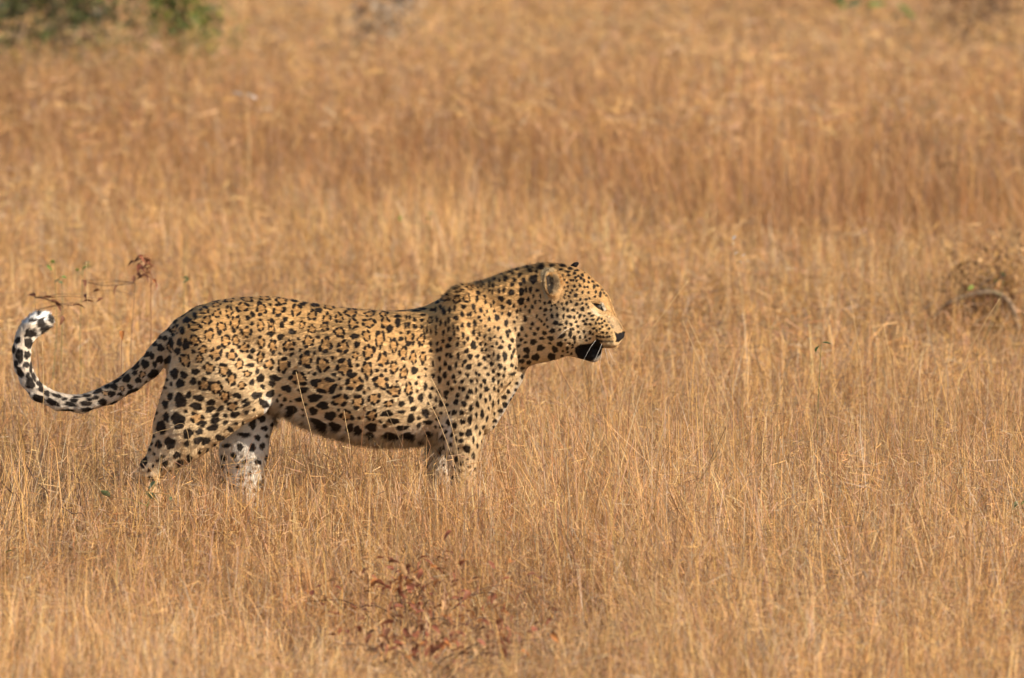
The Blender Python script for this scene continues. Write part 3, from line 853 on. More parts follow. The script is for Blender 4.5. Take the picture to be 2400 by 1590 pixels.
area([(1296, 640), (1308, 648), (1312, 664), (1306, 684), (1296, 692), (1290, 676)], (0.40, 0.28, 0.16), 3, f=.85)      # furry front of the ear
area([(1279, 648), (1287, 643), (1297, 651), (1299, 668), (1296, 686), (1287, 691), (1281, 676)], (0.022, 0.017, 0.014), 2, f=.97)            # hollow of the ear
area([(1268, 640), (1276, 630), (1300, 629), (1302, 636), (1284, 640), (1278, 648), (1279, 676), (1286, 700), (1281, 703), (1272, 684)], (0.62, 0.47, 0.27), 2, f=.9)
earb = (VU > 1327) & (VU < 1385) & (VW > 18) & (VV > 630)
col[earb] = (0.014, 0.012, 0.012)
col = np.clip(col, 0.004, 1)
set_col(body_me, col[:nB])
skin_mat = mat_attr('leopard_coat', rough=0.8, spec=0.08, noise=0.10, nscale=260)
leopard = empty('leopard', (0, 0, 0))
tag(leopard, 'spotted leopard standing side-on in dry grass, tail curled up behind it', 'leopard')
link('body', body_me, skin_mat, leopard)

# ------------------------------------------------------------------ fur: short flat hairs lying along the body
cf = col[nB:].copy()
nose = (ru > 1440) & (rv < 484) & (rv > 455)
keep = ~nose
lift = (np.where(ln > 11, 0.45, 0.26) + .18 * nape + .3 * bel) * rng.uniform(0.4, 1.6, NF)
d3 = dirv * np.cos(lift)[:, None] + nrm * np.sin(lift)[:, None]
side = np.cross(d3, nrm); side /= np.linalg.norm(side, axis=1)[:, None] + 1e-9
hwid = (np.where(ru > 1290, 0.5, 0.72) * rng.uniform(0.7, 1.3, NF) * S)[:, None]
p0, p1, p2 = root - side * hwid, root + side * hwid, root + d3 * (ln * S)[:, None]
cf = cf * cl_b[:, None] * (rng.normal(1.0, 0.06, NF).clip(.7, 1.35))[:, None]
ec = ear & (rng.random(NF) < np.where(ru > 1298, .35, .02)) & (rv > 575) & (ru < 1314)
cf[ec] = np.array([0.48, 0.34, 0.18]) * rng.uniform(.7, 1.2, ec.sum())[:, None]
cf = cf.clip(0.004, 1)
# keep every hair's face turned outwards so that it shades like the coat it belongs to
fn = np.cross(p1 - p0, p2 - p0)
sw_ = (fn * nrm).sum(1) < 0
p0[sw_], p1[sw_] = p1[sw_].copy(), p0[sw_].copy()
p0, p1, p2, nrm, cf, d3, cl_n = (a[keep] for a in (p0, p1, p2, nrm, cf, d3, cl_n))
NF = len(p0)
co = np.stack([p0, p1, p2], 1).reshape(-1, 3)
fur_me = mesh_np('fur', co, np.arange(NF * 3), np.arange(NF) * 3)
smooth(fur_me)
hn = nrm + d3 * 0.15 + cl_n + rng.normal(0, 0.05, (NF, 3)); hn /= np.linalg.norm(hn, axis=1)[:, None]
fur_me.normals_split_custom_set_from_vertices(np.repeat(hn, 3, axis=0).astype(np.float32))
set_col(fur_me, np.repeat(cf, 3, axis=0))
fur_mat = mat_attr('leopard_fur', rough=0.65, spec=0.18)
tag(link('fur', fur_me, fur_mat, leopard), 'short spotted coat of the leopard', kind='stuff')


# --- eyes and whiskers
def ball(r, seg=16, rings=10):
    bm = bmesh.new()
    bmesh.ops.create_uvsphere(bm, u_segments=seg, v_segments=rings, radius=r)
    m_ = bpy.data.meshes.new('ball'); bm.to_mesh(m_); bm.free(); smooth(m_)
    return m_


eye_mat = mat_simple('wet_eye', (0.055, 0.045, 0.030), rough=0.05, spec=0.8, noise=0.2, scale=300)
lid_mat = mat_simple('eyelid', (0.30, 0.27, 0.25), rough=0.35, spec=0.4, noise=0.1, scale=300)
whisk_mat = mat_simple('white_whisker', (0.85, 0.82, 0.76), rough=0.4, spec=0.3, noise=0.05)
for mir in (1, -1):
    o, d = ray(1403, 720)
    h = bvh.ray_cast(o, d)[0]
    wcm = -(1403 - 1225) * 0.20 * S
    c = Vector((h.x, h.y + 0.006, h.z))
    if mir < 0:
        c.y = 2 * wcm - c.y
    ey = link('eye', ball(0.0095), eye_mat, leopard)
    ey.location = c
    bm = bmesh.new()      # lower lid: a strip of a slightly larger ball
    bmesh.ops.create_uvsphere(bm, u_segments=18, v_segments=14, radius=0.0101)
    bmesh.ops.delete(bm, geom=[v for v in bm.verts if (v.co.z + 0.72 * v.co.x) > -0.0045], context='VERTS')
    m_ = bpy.data.meshes.new('eyelid'); bm.to_mesh(m_); bm.free(); smooth(m_)
    ld = link('eyelid', m_, lid_mat, leopard)
    ld.location = c
WH = [((1398, 796), (1388, 806), (1374, 830), (1363, 856)), ((1412, 803), (1405, 820), (1396, 842), (1384, 866)),
      ((1409, 815), (1410, 830), (1408, 848), (1404, 868)), ((1417, 813), (1421, 828), (1424, 842), (1427, 858)), ((1425, 818), (1430, 830), (1437, 843), (1444, 856))]
for k, ws in enumerate(WH):
    o, d = ray(*ws[0])
    h = bvh.ray_cast(o, d)[0]
    y0 = h.y if h is not None else -0.06
    pts = [at(ws[0][0], ws[0][1], y0 + 0.003)] + [at(x, y, y0 - 0.010 - 0.012 * i) for i, (x, y) in enumerate(ws[1:])]
    # smooth curve through the four points
    fine = []
    for t in np.linspace(0, 1, 9):
        b0, b1, b2, b3 = (1 - t) ** 3, 3 * t * (1 - t) ** 2, 3 * t * t * (1 - t), t ** 3
        fine.append(pts[0] * b0 + pts[1] * b1 + pts[2] * b2 + pts[3] * b3)
    link('whisker', tube(fine, [0.00032 * (1 - 0.75 * i / 8) for i in range(9)], 4), whisk_mat, leopard)
for ws in (((1333, 770), (1322, 776), (1300, 798)),):
    o, d = ray(*ws[0]); h = bvh.ray_cast(o, d)[0]
    link('whisker', tube([at(x, y, h.y - 0.004 - 0.006 * i) for i, (x, y) in enumerate(ws)], [0.00035, 0.0003, 0.00015], 4), whisk_mat, leopard)
# ------------------------------------------------------------------ grass: thin curved ribbons, built in bulk
def ribbons(name, base, az, lean, curl, length, width, face, colr, mat, label, flare=0.0):
    n = len(base)
    ts = np.array([0, .38, .74, 1.0])
    pts = [base]
    for k in range(3):
        tm = (ts[k] + ts[k + 1]) / 2
        th = lean + curl * tm * tm * 1.5
        d = np.stack([np.sin(th) * np.cos(az), np.sin(th) * np.sin(az), np.cos(th)], 1)
        pts.append(pts[-1] + d * (length * (ts[k + 1] - ts[k]))[:, None])
    wd = np.stack([np.cos(face), np.sin(face), np.zeros(n)], 1)
    co = np.zeros((n, 7, 3))
    for k, s in enumerate((0.85, 1.0 + flare, 0.72)):
        h = wd * (width * 0.5 * s)[:, None]
        co[:, 2 * k] = pts[k] - h; co[:, 2 * k + 1] = pts[k] + h
    co[:, 6] = pts[3]
    co[:, :, 2] = np.maximum(co[:, :, 2], 0.002)
    pat = np.array([0, 1, 3, 2, 2, 3, 5, 4, 4, 5, 6])
    idx = (np.arange(n)[:, None] * 7 + pat[None, :]).ravel()
    ls = (np.arange(n)[:, None] * 11 + np.array([0, 4, 8])[None, :]).ravel()
    me = mesh_np(name, co.reshape(-1, 3), idx, ls)
    smooth(me)
    set_col(me, np.repeat(colr, 7, axis=0))
    return tag(link(name, me, mat), label, 'grass', kind='stuff')


def field(n, y0, y1, margin=1.4, clump=0.6, csize=0.05, cnum=None):
    """Positions inside the view wedge (with a margin at the sides), partly gathered in tufts."""
    def uni(m):
        out = np.zeros((0, 2))
        while len(out) < m:
            y = rng.uniform(y0, y1, m); xm = (y1 + CAMD) * 0.0576 + margin
            x = rng.uniform(-xm, xm, m)
            ok = np.abs(x) < (y + CAMD) * 0.0576 + margin
            out = np.concatenate([out, np.stack([x, y], 1)[ok]])
        return out[:m]
    nc = int(n * clump)
    cn = cnum or max(nc // 26, 1)
    c = uni(cn)
    w = rng.gamma(1.3, 1.0, cn); w /= w.sum()
    k = rng.choice(cn, nc, p=w)
    off = rng.normal(0, csize, (nc, 2)) * rng.uniform(.5, 1.5, nc)[:, None]
    a = c[k] + off
    bpt = uni(n - nc)
    tuft = np.concatenate([k, -1 - np.arange(n - nc)])
    outw = np.concatenate([np.arctan2(off[:, 1], off[:, 0]), rng.uniform(-math.pi, math.pi, n - nc)])
    return np.concatenate([a, bpt]), outw, tuft


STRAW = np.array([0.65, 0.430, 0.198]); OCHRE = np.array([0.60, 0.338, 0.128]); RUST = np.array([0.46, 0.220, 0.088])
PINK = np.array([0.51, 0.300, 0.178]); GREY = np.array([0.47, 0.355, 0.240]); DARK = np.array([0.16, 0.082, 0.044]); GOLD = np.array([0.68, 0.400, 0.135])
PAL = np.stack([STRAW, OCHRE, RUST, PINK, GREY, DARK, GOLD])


def tints(n, xy, tuft, wts, patch, seed, tvar=.11):
    """Colour of each blade: a mixed palette, shifted tuft by tuft and patch by patch."""
    w = np.array(wts, float); w /= w.sum()
    k = rng.choice(len(PAL), n, p=w)
    c = PAL[k] * rng.normal(1, .13, (n, 1)).clip(.6, 1.4) * rng.normal(1, .035, (n, 3)).clip(.85, 1.15)
    tc = np.random.default_rng(seed).normal(1, tvar, 200003)[np.abs(tuft) % 200003]
    c = c * tc[:, None].clip(.7, 1.3)
    f = fnoise(xy[:, 0] + 50, xy[:, 1] + 50, seed, patch)
    warm = (f - .5)[:, None] * np.array([0.50, 0.66, 0.80])[None, :]
    big = fnoise(xy[:, 0] * 1.5 + 31, xy[:, 1] * .6 + 17, 303, 1.3)
    return (c * (1 + warm) * (1 + .34 * (big - .5))[:, None]).clip(.01, .95)


grass_mat = mat_attr('dry_grass_blade', rough=0.55, spec=0.25, translucent=0.30)


def sward(name, label, n, y0, y1, hmin, hmax, wmin, wmax, wts, seed, clump=.6, csize=.05, lean=.28, curl=.7, dens=None, patch=1.6, margin=1.4, hfun=None, cnum=None, lift=0.0, hcap=None, tvar=.11):
    xy, outw, tuft = field(n, y0, y1, margin, clump, csize, cnum)
    if dens is not None:
        ok = rng.random(n) < dens(xy[:, 0], xy[:, 1])
        xy, outw, tuft = xy[ok], outw[ok], tuft[ok]
    n = len(xy)
    h = rng.uniform(0, 1, n) ** 0.8 * (hmax - hmin) + hmin
    h = h * (0.45 + 1.1 * fnoise(xy[:, 0] + 90, xy[:, 1] + 70, seed + 5, patch * .6))
    if hfun is not None:
        h = h * hfun(xy[:, 0], xy[:, 1])
    if hcap is not None:
        cp = hcap(xy[:, 0], xy[:, 1]) * rng.uniform(.8, 1.2, n)
        h = np.where(h > cp, cp + (h - cp) * .15, h)
    az = outw + rng.normal(0, .8, n)
    # patches that wind and hooves have pressed over in one direction
    f2 = fnoise(xy[:, 0] + 20, xy[:, 1] + 33, seed + 9, patch * .45)
    pa = fnoise(xy[:, 0] + 60, xy[:, 1] + 13, seed + 12, patch * .9) * 14
    bent = rng.random(n) < (f2 * 1.3 - .25)
    az = np.where(bent, pa + rng.normal(0, .5, n), az)
    ln = (np.abs(rng.normal(0, lean, n)) + 0.03) * (.5 + 1.3 * f2) + np.where(bent, .25, 0)
    cu = rng.normal(0, curl, n)
    wd = rng.uniform(wmin, wmax, n)
    return ribbons(name, np.concatenate([xy, rng.random((n, 1)) ** 1.3 * lift], 1), az, ln, cu, h, wd, rng.uniform(0, math.pi, n), tints(n, xy, tuft, wts, patch, seed, tvar), grass_mat, label)


def near_cat(x, y):
    """The sward stands taller round the animal's legs and low where the red shrub sprawls."""
    shrub = np.exp(-(((x + 0.25) / 0.55) ** 2 + ((y + 3.6) / 1.2) ** 2) ** 2)
    return (1 + 0.32 * np.exp(-((y + 0.35) / 0.8) ** 2)) * (1 - .50 * shrub)


def low_branch(x, y):
    return 1 - .55 * np.exp(-(((x - 1.62) / 0.30) ** 2 + ((y - 5.6) / 1.5) ** 2) ** 2)


def low_scrub(x, y):
    """Grass is grazed short in front of the far bushes."""
    left = sst(-1.35, -1.75, x) * sst(14, 18, y) * sst(31, 28, y)
    right = sst(1.3, 2.0, x) * sst(14, 18, y) * sst(27, 24, y) * .6
    return 1 - .04 * np.maximum(left, right)


def chips(name, label, n, y0, y1, lmin, lmax, wmin, wmax, lift, wts, seed, patch=1.6, zpow=1.2, hfun=None, dens=None):
    """Broken straws: single slivers caught in the sward at every angle."""
    xy, _, tuft = field(n, y0, y1, 1.4, .35, .09)
    if dens is not None:
        ok = rng.random(n) < dens(xy[:, 0], xy[:, 1])
        xy, tuft = xy[ok], tuft[ok]
        n = len(xy)
    z = rng.random(n) ** zpow * lift * (0.6 + 0.8 * fnoise(xy[:, 0] + 90, xy[:, 1] + 70, 26, patch))
    if hfun is not None:
        z = z * hfun(xy[:, 0], xy[:, 1])
    d = rng.normal(0, 1, (n, 3)) * np.array([1, 1, .75]); d /= np.linalg.norm(d, axis=1)[:, None]
    sd_ = np.cross(d, rng.normal(0, 1, (n, 3))); sd_ /= np.linalg.norm(sd_, axis=1)[:, None]
    L_ = rng.uniform(lmin, lmax, n)[:, None]; W_ = rng.uniform(wmin, wmax, n)[:, None] * .5
    p = np.concatenate([xy, z[:, None] + .004], 1)
    co = np.stack([p - d * L_ * .5 - sd_ * W_, p - d * L_ * .5 + sd_ * W_, p + d * L_ * .5 + sd_ * W_ * .4, p + d * L_ * .5 - sd_ * W_ * .4], 1)
    co[:, :, 2] = np.maximum(co[:, :, 2], .002)
    me = mesh_np(name, co.reshape(-1, 3), np.arange(n * 4), np.arange(n) * 4)
    set_col(me, np.repeat(tints(n, xy, tuft, wts, patch, seed), 4, axis=0))
    return tag(link(name, me, grass_mat), label, 'grass', kind='stuff')


# foreground and around the animal
sward('dry_grass', 'short tangled straw-coloured grass around and before the leopard', 98000, -5.2, 3.0, .10, .36, .0011, .0026, (3, 4, 1.8, 3, 2.2, .5, 1.5), 21, clump=.6, csize=.055, lean=.72, curl=1.7, hfun=near_cat, hcap=lambda x, y: np.where((y > -2.2) & (y < .25) & (x < .1) & (x > -1.2), .28 - .02 * (y < -.8), 9.0))
chips('grass_litter', 'broken straw and dead leaf bits caught among the short grass', 160000, -5.0, 5.0, .02, .07, .0009, .0022, .21, (2.5, 3.8, 2.2, 3.4, 2, .9, 1.2), 31, hfun=near_cat)
# middle distance
sward('meadow_grass', 'pale ochre grass of middle height behind the leopard', 62000, 2.6, 14.5, .10, .32, .0018, .0040, (3, 4, 2.0, 2.4, 1.8, .5, 1.8), 41, clump=.55, csize=.10, lean=.74, curl=1.6, patch=2.2, hfun=low_branch)
chips('meadow_litter', 'broken straws tangled through the meadow grass behind the leopard', 60000, 4.5, 15.0, .03, .11, .0020, .0042, .24, (4, 4, 2, 2.6, 2.4, .6, 1.8), 35, patch=2.2, hfun=low_branch)
# tall reddish stand, thinning out towards the animal; extra dark blades paint in shade among stems
edge_y = lambda x: 8.8 + 3.5 * fnoise(x + 40, x * 0 + 3.3, 77, 1.8) - .5 * x
ramp = lambda x, y: np.clip((y - edge_y(x)) / (4.0 - 2.2 * sst(0, 1.0, x)), 0, 1)
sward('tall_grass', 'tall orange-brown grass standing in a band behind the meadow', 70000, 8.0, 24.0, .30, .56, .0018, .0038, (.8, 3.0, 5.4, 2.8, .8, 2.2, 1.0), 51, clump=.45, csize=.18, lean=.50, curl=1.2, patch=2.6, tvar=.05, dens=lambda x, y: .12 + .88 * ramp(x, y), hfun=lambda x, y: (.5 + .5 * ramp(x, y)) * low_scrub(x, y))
# far field
sward('far_grass', 'soft tan grass field stretching away in the background', 56000, 21.0, 62.0, .16, .42, .0045, .0090, (3.6, 4, 1.5, 3, 2.0, .6, 1.6), 61, clump=.40, csize=.35, lean=.85, curl=1.5, patch=3.2, tvar=.05, margin=2.5, hfun=low_scrub)
# flowering stalks, thin and taller
sward('grass_stalks', 'thin pale seed stalks rising above the grass', 8000, -4.6, 13.0, .22, .44, .0009, .0016, (4, 3, 1.2, 2.5, 1, .6, 2.5), 71, clump=.35, csize=.08, lean=.42, curl=.6, dens=lambda x, y: np.where((y < 0) & (y > -1.6), .5, 1.0))
# thicker tufts where the animal stands
sward('foot_grass', 'thick low tufts of straw hiding the paws of the leopard', 8500, -.62, -.10, .15, .25, .0012, .0028, (3, 4, 1.8, 3, 2.2, .5, 1.5), 91, clump=.75, csize=.05, lean=.40, curl=1.0, margin=-.2, dens=lambda x, y: ((x > -1.2) & (x < .05)) * 1.0)
# loose seed heads and leaf tips that break up the far stand
chips('grass_tops', 'soft seed heads and leaf tips over the tall far grass', 80000, 9.0, 40.0, .03, .11, .003, .007, .50, (3, 4, 2.2, 3.2, 1.6, .7, 1.8), 81, patch=2.6, zpow=.6, dens=lambda x, y: ramp(x, y) * sst(1.5, 5.0, y - edge_y(x)), hfun=low_scrub)
# ------------------------------------------------------------------ single plants, branches and stalks
def gx(px, y):
    return at(px, 800, y).x


def leaf_mesh(name, curl=0.35, fold=0.25, wide=0.42):
    """A small pointed leaf, unit length along +X, folded along its rib and curled."""
    rows = [(0, .06), (.22, .75), (.5, 1.0), (.78, .62), (1.0, .0)]
    co, fs = [], []
    for x, w in rows:
        z = -curl * x * x * .6
        co += [(x, -w * wide * .5, z + fold * w * .2), (x, 0, z), (x, w * wide * .5, z + fold * w * .2)]
    for i in range(4):
        a = i * 3
        fs += [(a, a + 1, a + 4, a + 3), (a + 1, a + 2, a + 5, a + 4)]
    me = bpy.data.meshes.new(name)
    me.from_pydata(co, [], fs)
    me.update(); smooth(me)
    return me


def leaf_mat(name, c, trans=.35):
    m = mat_simple(name, c, rough=.55, spec=.25, noise=.3, scale=55)
    nt = m.node_tree; bs = nt.nodes['Principled BSDF']; out = nt.nodes['Material Output']
    t = nt.nodes.new('ShaderNodeBsdfTranslucent'); ms = nt.nodes.new('ShaderNodeMixShader'); ms.inputs[0].default_value = trans
    src = bs.inputs['Base Color'].links[0].from_socket
    nt.links.new(src, t.inputs['Color']); nt.links.new(bs.outputs[0], ms.inputs[1]); nt.links.new(t.outputs[0], ms.inputs[2]); nt.links.new(ms.outputs[0], out.inputs['Surface'])
    return m


LM = {'green': leaf_mat('green_leaf', (.13, .21, .045)), 'bright': leaf_mat('fresh_leaf', (.22, .30, .06)), 'dull': leaf_mat('grey_green_leaf', (.20, .26, .12)),
      'red': leaf_mat('red_brown_leaf', (.29, .10, .055)), 'brown': leaf_mat('brown_leaf', (.20, .085, .045)), 'orange': leaf_mat('orange_dead_leaf', (.50, .20, .06)), 'tan': leaf_mat('tan_dead_leaf', (.46, .27, .13)),
      'white': leaf_mat('pale_petal', (.72, .66, .60))}
LEAF = {k: leaf_mesh('leaf_' + k, *p) for k, p in {'flat': (.25, .3, .5), 'curl': (1.3, .8, .55), 'long': (.5, .3, .28)}.items()}
LEAFM = {}
twig_mat = mat_simple('dark_twig', (.12, .070, .045), rough=.8, noise=.35, scale=80)
bark_mat = mat_simple('grey_bark', (.20, .14, .09), rough=.9, noise=.4, scale=60)
stem_mat = mat_simple('green_stem', (.16, .17, .06), rough=.7, noise=.3)
straw_mat = mat_simple('pale_straw', (.62, .42, .20), rough=.5, spec=.3, noise=.2, scale=90)
rust_mat = mat_simple('rusty_stem', (.25, .11, .05), rough=.6, noise=.3, scale=90)


def leaf(parent, p, size, mat, shape='flat', d=None, name='leaf', rr=random):
    key = (shape, mat)
    if key not in LEAFM:
        m = LEAF[shape].copy(); m.materials.clear(); m.materials.append(LM[mat]); LEAFM[key] = m
    o = bpy.data.objects.new(name, LEAFM[key])
    COL.objects.link(o)
    d = Vector(d) if d is not None else Vector((rr.uniform(-1, 1), rr.uniform(-.8, .8), rr.uniform(-.5, .8)))
    q = d.normalized().to_track_quat('X', 'Z').to_euler()
    o.rotation_euler = (q.x + rr.uniform(-.8, .8), q.y, q.z)
    o.location = Vector(p)
    o.scale = (size, size, size)
    if parent is not None:
        o.parent = parent
        o.matrix_parent_inverse = Matrix.Translation(-parent.location)
    return o


def curve(pts, n=12):
    """Catmull-Rom through points."""
    P_ = [Vector(p) for p in pts]
    P_ = [P_[0] * 2 - P_[1]] + P_ + [P_[-1] * 2 - P_[-2]]
    out = []
    for i in range(1, len(P_) - 2):
        for t in np.linspace(0, 1, n, endpoint=False):
            a, b_, c, d = P_[i - 1], P_[i], P_[i + 1], P_[i + 2]
            out.append(.5 * ((2 * b_) + (c - a) * t + (2 * a - 5 * b_ + 4 * c - d) * t * t + (3 * b_ - a - 3 * c + d) * t ** 3))
    out.append(P_[-2])
    return out


def rod(name, pix, y, r0, r1, mat, parent=None, sides=5, n=7, toground=False, dy=0.0):
    pts = [at(px, py, y + dy * i) for i, (px, py) in enumerate(pix)]
    if toground:
        e_ = pts[-1]
        pts.append(Vector((e_.x + .01, e_.y, 0.0)))
    f = curve(pts, n)
    rr = [r1 + (r0 - r1) * i / (len(f) - 1) for i in range(len(f))]
    return link(name, tube(f, rr, sides), mat, parent)


# --- long single stalks crossing the view; pixel path from the tip down to the ground
STALKS = [
    ([(202, 614), (205, 700), (208, 850), (210, 1040)], .30, .0011, 'straw', 'tall upright pale stalk standing behind the tail loop'),
    ([(99, 800), (102, 900), (103, 1010)], -.30, .0012, 'straw', 'thin pale stalk crossing in front of the curl of the tail'),
    ([(1303, 848), (1330, 900), (1366, 952), (1425, 1002), (1490, 1075), (1530, 1160)], -.35, .0011, 'rust', 'dark thin stalk slanting down right from under the chin'),
    ([(1612, 659), (1560, 728), (1505, 805), (1470, 880), (1450, 1000)], .9, .0016, 'straw', 'pale stalk slanting up right just beyond the nose'),
    ([(1600, 752), (1640, 850), (1680, 940), (1715, 1060)], .4, .0012, 'straw', 'leftmost of two long parallel leaning stalks right of the head'),
    ([(1612, 748), (1660, 850), (1705, 950), (1740, 1070)], .5, .0012, 'straw', 'rightmost of two long parallel leaning stalks right of the head'),
    ([(2112, 594), (2092, 606), (2087, 632), (2100, 690), (2122, 760), (2145, 850)], 4.0, .0014, 'straw', 'stalk with a hooked tip in the meadow left of the arched branch'),
    ([(694, 872), (708, 935), (727, 1007), (742, 1090)], -.35, .0013, 'straw', 'pale stalk crossing the flank fold before the hind leg'),
    ([(806, 962), (812, 1000), (818, 1030), (824, 1100)], -.35, .0013, 'straw', 'short stalk crossing the middle of the belly'),
    ([(906, 965), (925, 1005), (942, 1043), (975, 1130)], -.35, .0012, 'straw', 'slanting stalk crossing the belly behind the elbow'),
    ([(978, 886), (1002, 935), (1028, 988), (1055, 1060), (1075, 1130)], -.40, .0014, 'straw', 'long leaning stalk crossing the crease behind the shoulder'),
    ([(1010, 886), (1030, 925), (1047, 965), (1066, 1030), (1080, 1120)], -.42, .0014, 'straw', 'long leaning stalk crossing the upper fore leg'),
    ([(855, 948), (851, 990), (848, 1030), (846, 1110)], -.33, .0013, 'rust', 'rust-red upright stalk before the belly'),
    ([(300, 1034), (345, 1022), (389, 1008), (440, 1015)], -.30, .0011, 'straw', 'fine stalk lying level across the hock'),
    ([(1392, 925), (1378, 945), (1372, 975), (1370, 1040)], -.2, .0011, 'rust', 'small dark curved stalk below the chin'),
    ([(1995, 705), (2003, 760), (2018, 850), (2026, 960)], 1.2, .0013, 'straw', 'pale upright stalk in the meadow well right of the head'),
    ([(2343, 700), (2300, 770), (2262, 850), (2240, 960)], .8, .0013, 'straw', 'stalk leaning right below the arched branch'),
    ([(2070, 760), (2085, 830), (2098, 900), (2110, 1010)], .5, .0012, 'straw', 'stalk leaning left in front of the arched branch'),
]
for pix, y, r, m, lab in STALKS:
    o = rod('grass_stalk', pix, y, r * .3, r * .6, {'straw': straw_mat, 'rust': rust_mat}[m], toground=True, sides=4)
    tag(o, lab, 'grass stalk', 'single long grass stalks')

# --- dark dead twigs in the lower left and short fallen straws
for pix, y, r, lab in [([(-4, 1120), (22, 1150), (47, 1178)], -.6, .0030, 'dark twig at the left picture edge below the tail'),
                       ([(58, 1082), (85, 1130), (116, 1168)], -.6, .0024, 'dark slanting twig below the tail, right of the edge twig'),
                       ([(172, 1108), (180, 1120), (186, 1135)], -.5, .0024, 'short dark twig below the tail near the hind paw'),
                       ([(145, 1188), (170, 1204), (198, 1216)], -1.1, .0020, 'thin brown twig lying low at lower left')]:
    tag(rod('twig', pix, y, r * .6, r, twig_mat, toground=True), lab, 'twig', 'dead twigs in the grass')
for pix, y, r, lab in [([(1113, 1466), (1170, 1459), (1226, 1448)], -2.2, .0040, 'thick pale straw lying flat at the bottom right of the red shrub'),
                       ([(569, 1464), (588, 1455), (612, 1444)], -1.9, .0026, 'short bright yellow straw at the bottom left of the red shrub')]:
    tag(rod('fallen_straw', pix, y, r * .7, r, straw_mat), lab, 'straw', 'fallen straws')


# --- small leafy plants: stem from the ground and each leaf its own part
def sprig(name, label, cat, base_px, y, leaves, stem_m, top=None, sr=.0016, shape='flat', group=None):
    b0 = Vector((gx(base_px, y), y, 0))
    t = empty(name, b0)
    tag(t, label, cat, group)
    rr = random.Random(base_px)
    pts = [at(px, py, y + rr.uniform(-.02, .02)) for px, py, *_ in leaves]
    tp = at(*top, y) if top else max(pts, key=lambda p: p.z)
    path = curve([b0, (b0 + tp) / 2 + Vector((rr.uniform(-.02, .02), 0, .01)), tp], 6)
    link('stem', tube(path, [sr * (1 - .6 * i / (len(path) - 1)) for i in range(len(path))], 5), stem_m, t)
    for (px, py, size, m), p in zip(leaves, pts):
        k = min(path, key=lambda q_: (q_ - p).length)
        if (k - p).length > .012:
            link('twig', tube([k, (k + p) / 2 + Vector((0, 0, .006)), p], [sr * .6, sr * .45, sr * .3], 4), stem_m, t)
        leaf(t, p, size * 1.25 * S * (CAMD + y) / CAMD, m, shape, rr=rr)
    return t


z59 = lambda zx, zy: (60 + zx / 5.9175, 580 + zy / 5.9175)
sprig('red_forb', 'upright dead plant with curled red-brown leaves above the rump', 'plant', 338, 3.4,
      [(*z59(x, y), s, m) for x, y, s, m in ((1550, 125, 18, 'red'), (1640, 115, 17, 'red'), (1520, 195, 16, 'brown'), (1545, 240, 18, 'red'), (1600, 265, 22, 'red'), (1645, 275, 20, 'red'), (1710, 200, 20, 'red'), (1720, 245, 18, 'red'),
       (1735, 165, 18, 'red'), (1630, 370, 20, 'brown'), (1600, 395, 16, 'brown'), (1660, 400, 16, 'brown'), (1765, 450, 22, 'red'), (1780, 490, 20, 'orange'), (1560, 350, 14, 'brown'), (1680, 320, 16, 'red'), (1590, 160, 15, 'brown'))], rust_mat, top=z59(1730, 170), sr=.003, shape='curl')
t = sprig('creeping_twig', 'dark level twig with few dead leaves left of the red plant', 'twig', 300, 3.3,
          [(*z59(x, y), s, m) for x, y, s, m in ((810, 455, 20, 'brown'), (1280, 535, 18, 'brown'), (1500, 485, 14, 'brown'), (1030, 600, 14, 'brown'), (960, 505, 10, 'red'))], twig_mat, top=z59(1520, 490), sr=.0014, shape='curl')
rod('branch', [z59(780, 465), z59(960, 508), z59(1100, 530), z59(1250, 528), z59(1400, 512), z59(1520, 490)], 3.3, .0010, .0015, twig_mat, t)
t = sprig('drooping_twig', 'dark twig with drooping dead leaves just above the tail tip', 'twig', 110, 2.6,
          [(*z59(x, y), s, m) for x, y, s, m in ((140, 690, 22, 'brown'), (330, 750, 26, 'brown'), (400, 770, 20, 'brown'), (660, 810, 22, 'brown'), (800, 760, 18, 'brown'), (850, 650, 16, 'brown'), (520, 950, 16, 'brown'), (240, 720, 18, 'brown'), (1075, 710, 14, 'brown'))], twig_mat, top=z59(130, 700), sr=.0016, shape='curl')
rod('branch', [z59(120, 690), z59(300, 718), z59(400, 768), z59(540, 790), z59(670, 812)], 2.6, .0010, .0015, twig_mat, t)
sprig('green_sprig', 'leftmost small green sprig in the grass above the tail', 'plant', 112, 3.8, [(*z59(x, y), s, m) for x, y, s, m in ((290, 265, 18, 'bright'), (330, 290, 15, 'green'), (400, 215, 14, 'bright'), (255, 250, 13, 'dull'))], stem_mat)
sprig('green_sprig', 'bright green sprig directly above the tail gap, left of the red plant', 'plant', 194, 3.8, [(*z59(x, y), s, m) for x, y, s, m in ((785, 320, 20, 'bright'), (800, 225, 15, 'dull'), (700, 325, 14, 'bright'), (910, 270, 12, 'bright'))], stem_mat)
sprig('green_sprig', 'grey-green sprig low between the two brighter sprigs', 'plant', 140, 3.4, [(*z59(x, y), s, m) for x, y, s, m in ((475, 440, 16, 'dull'), (510, 415, 14, 'green'), (450, 470, 12, 'dull'))], stem_mat)
sprig('green_sprig', 'faint grey-green sprig right of the red plant, above the rump', 'plant', 440, 4.4, [(*z59(x, y), s, m) for x, y, s, m in ((2230, 430, 18, 'dull'), (2200, 400, 14, 'dull'), (2270, 445, 14, 'dull'))], stem_mat)
sprig('orange_leaf_sprig', 'single orange dead leaf on a thin stem inside the tail curve', 'plant', 290, 1.0, [(286, 776, 18, 'orange')], rust_mat, shape='curl')
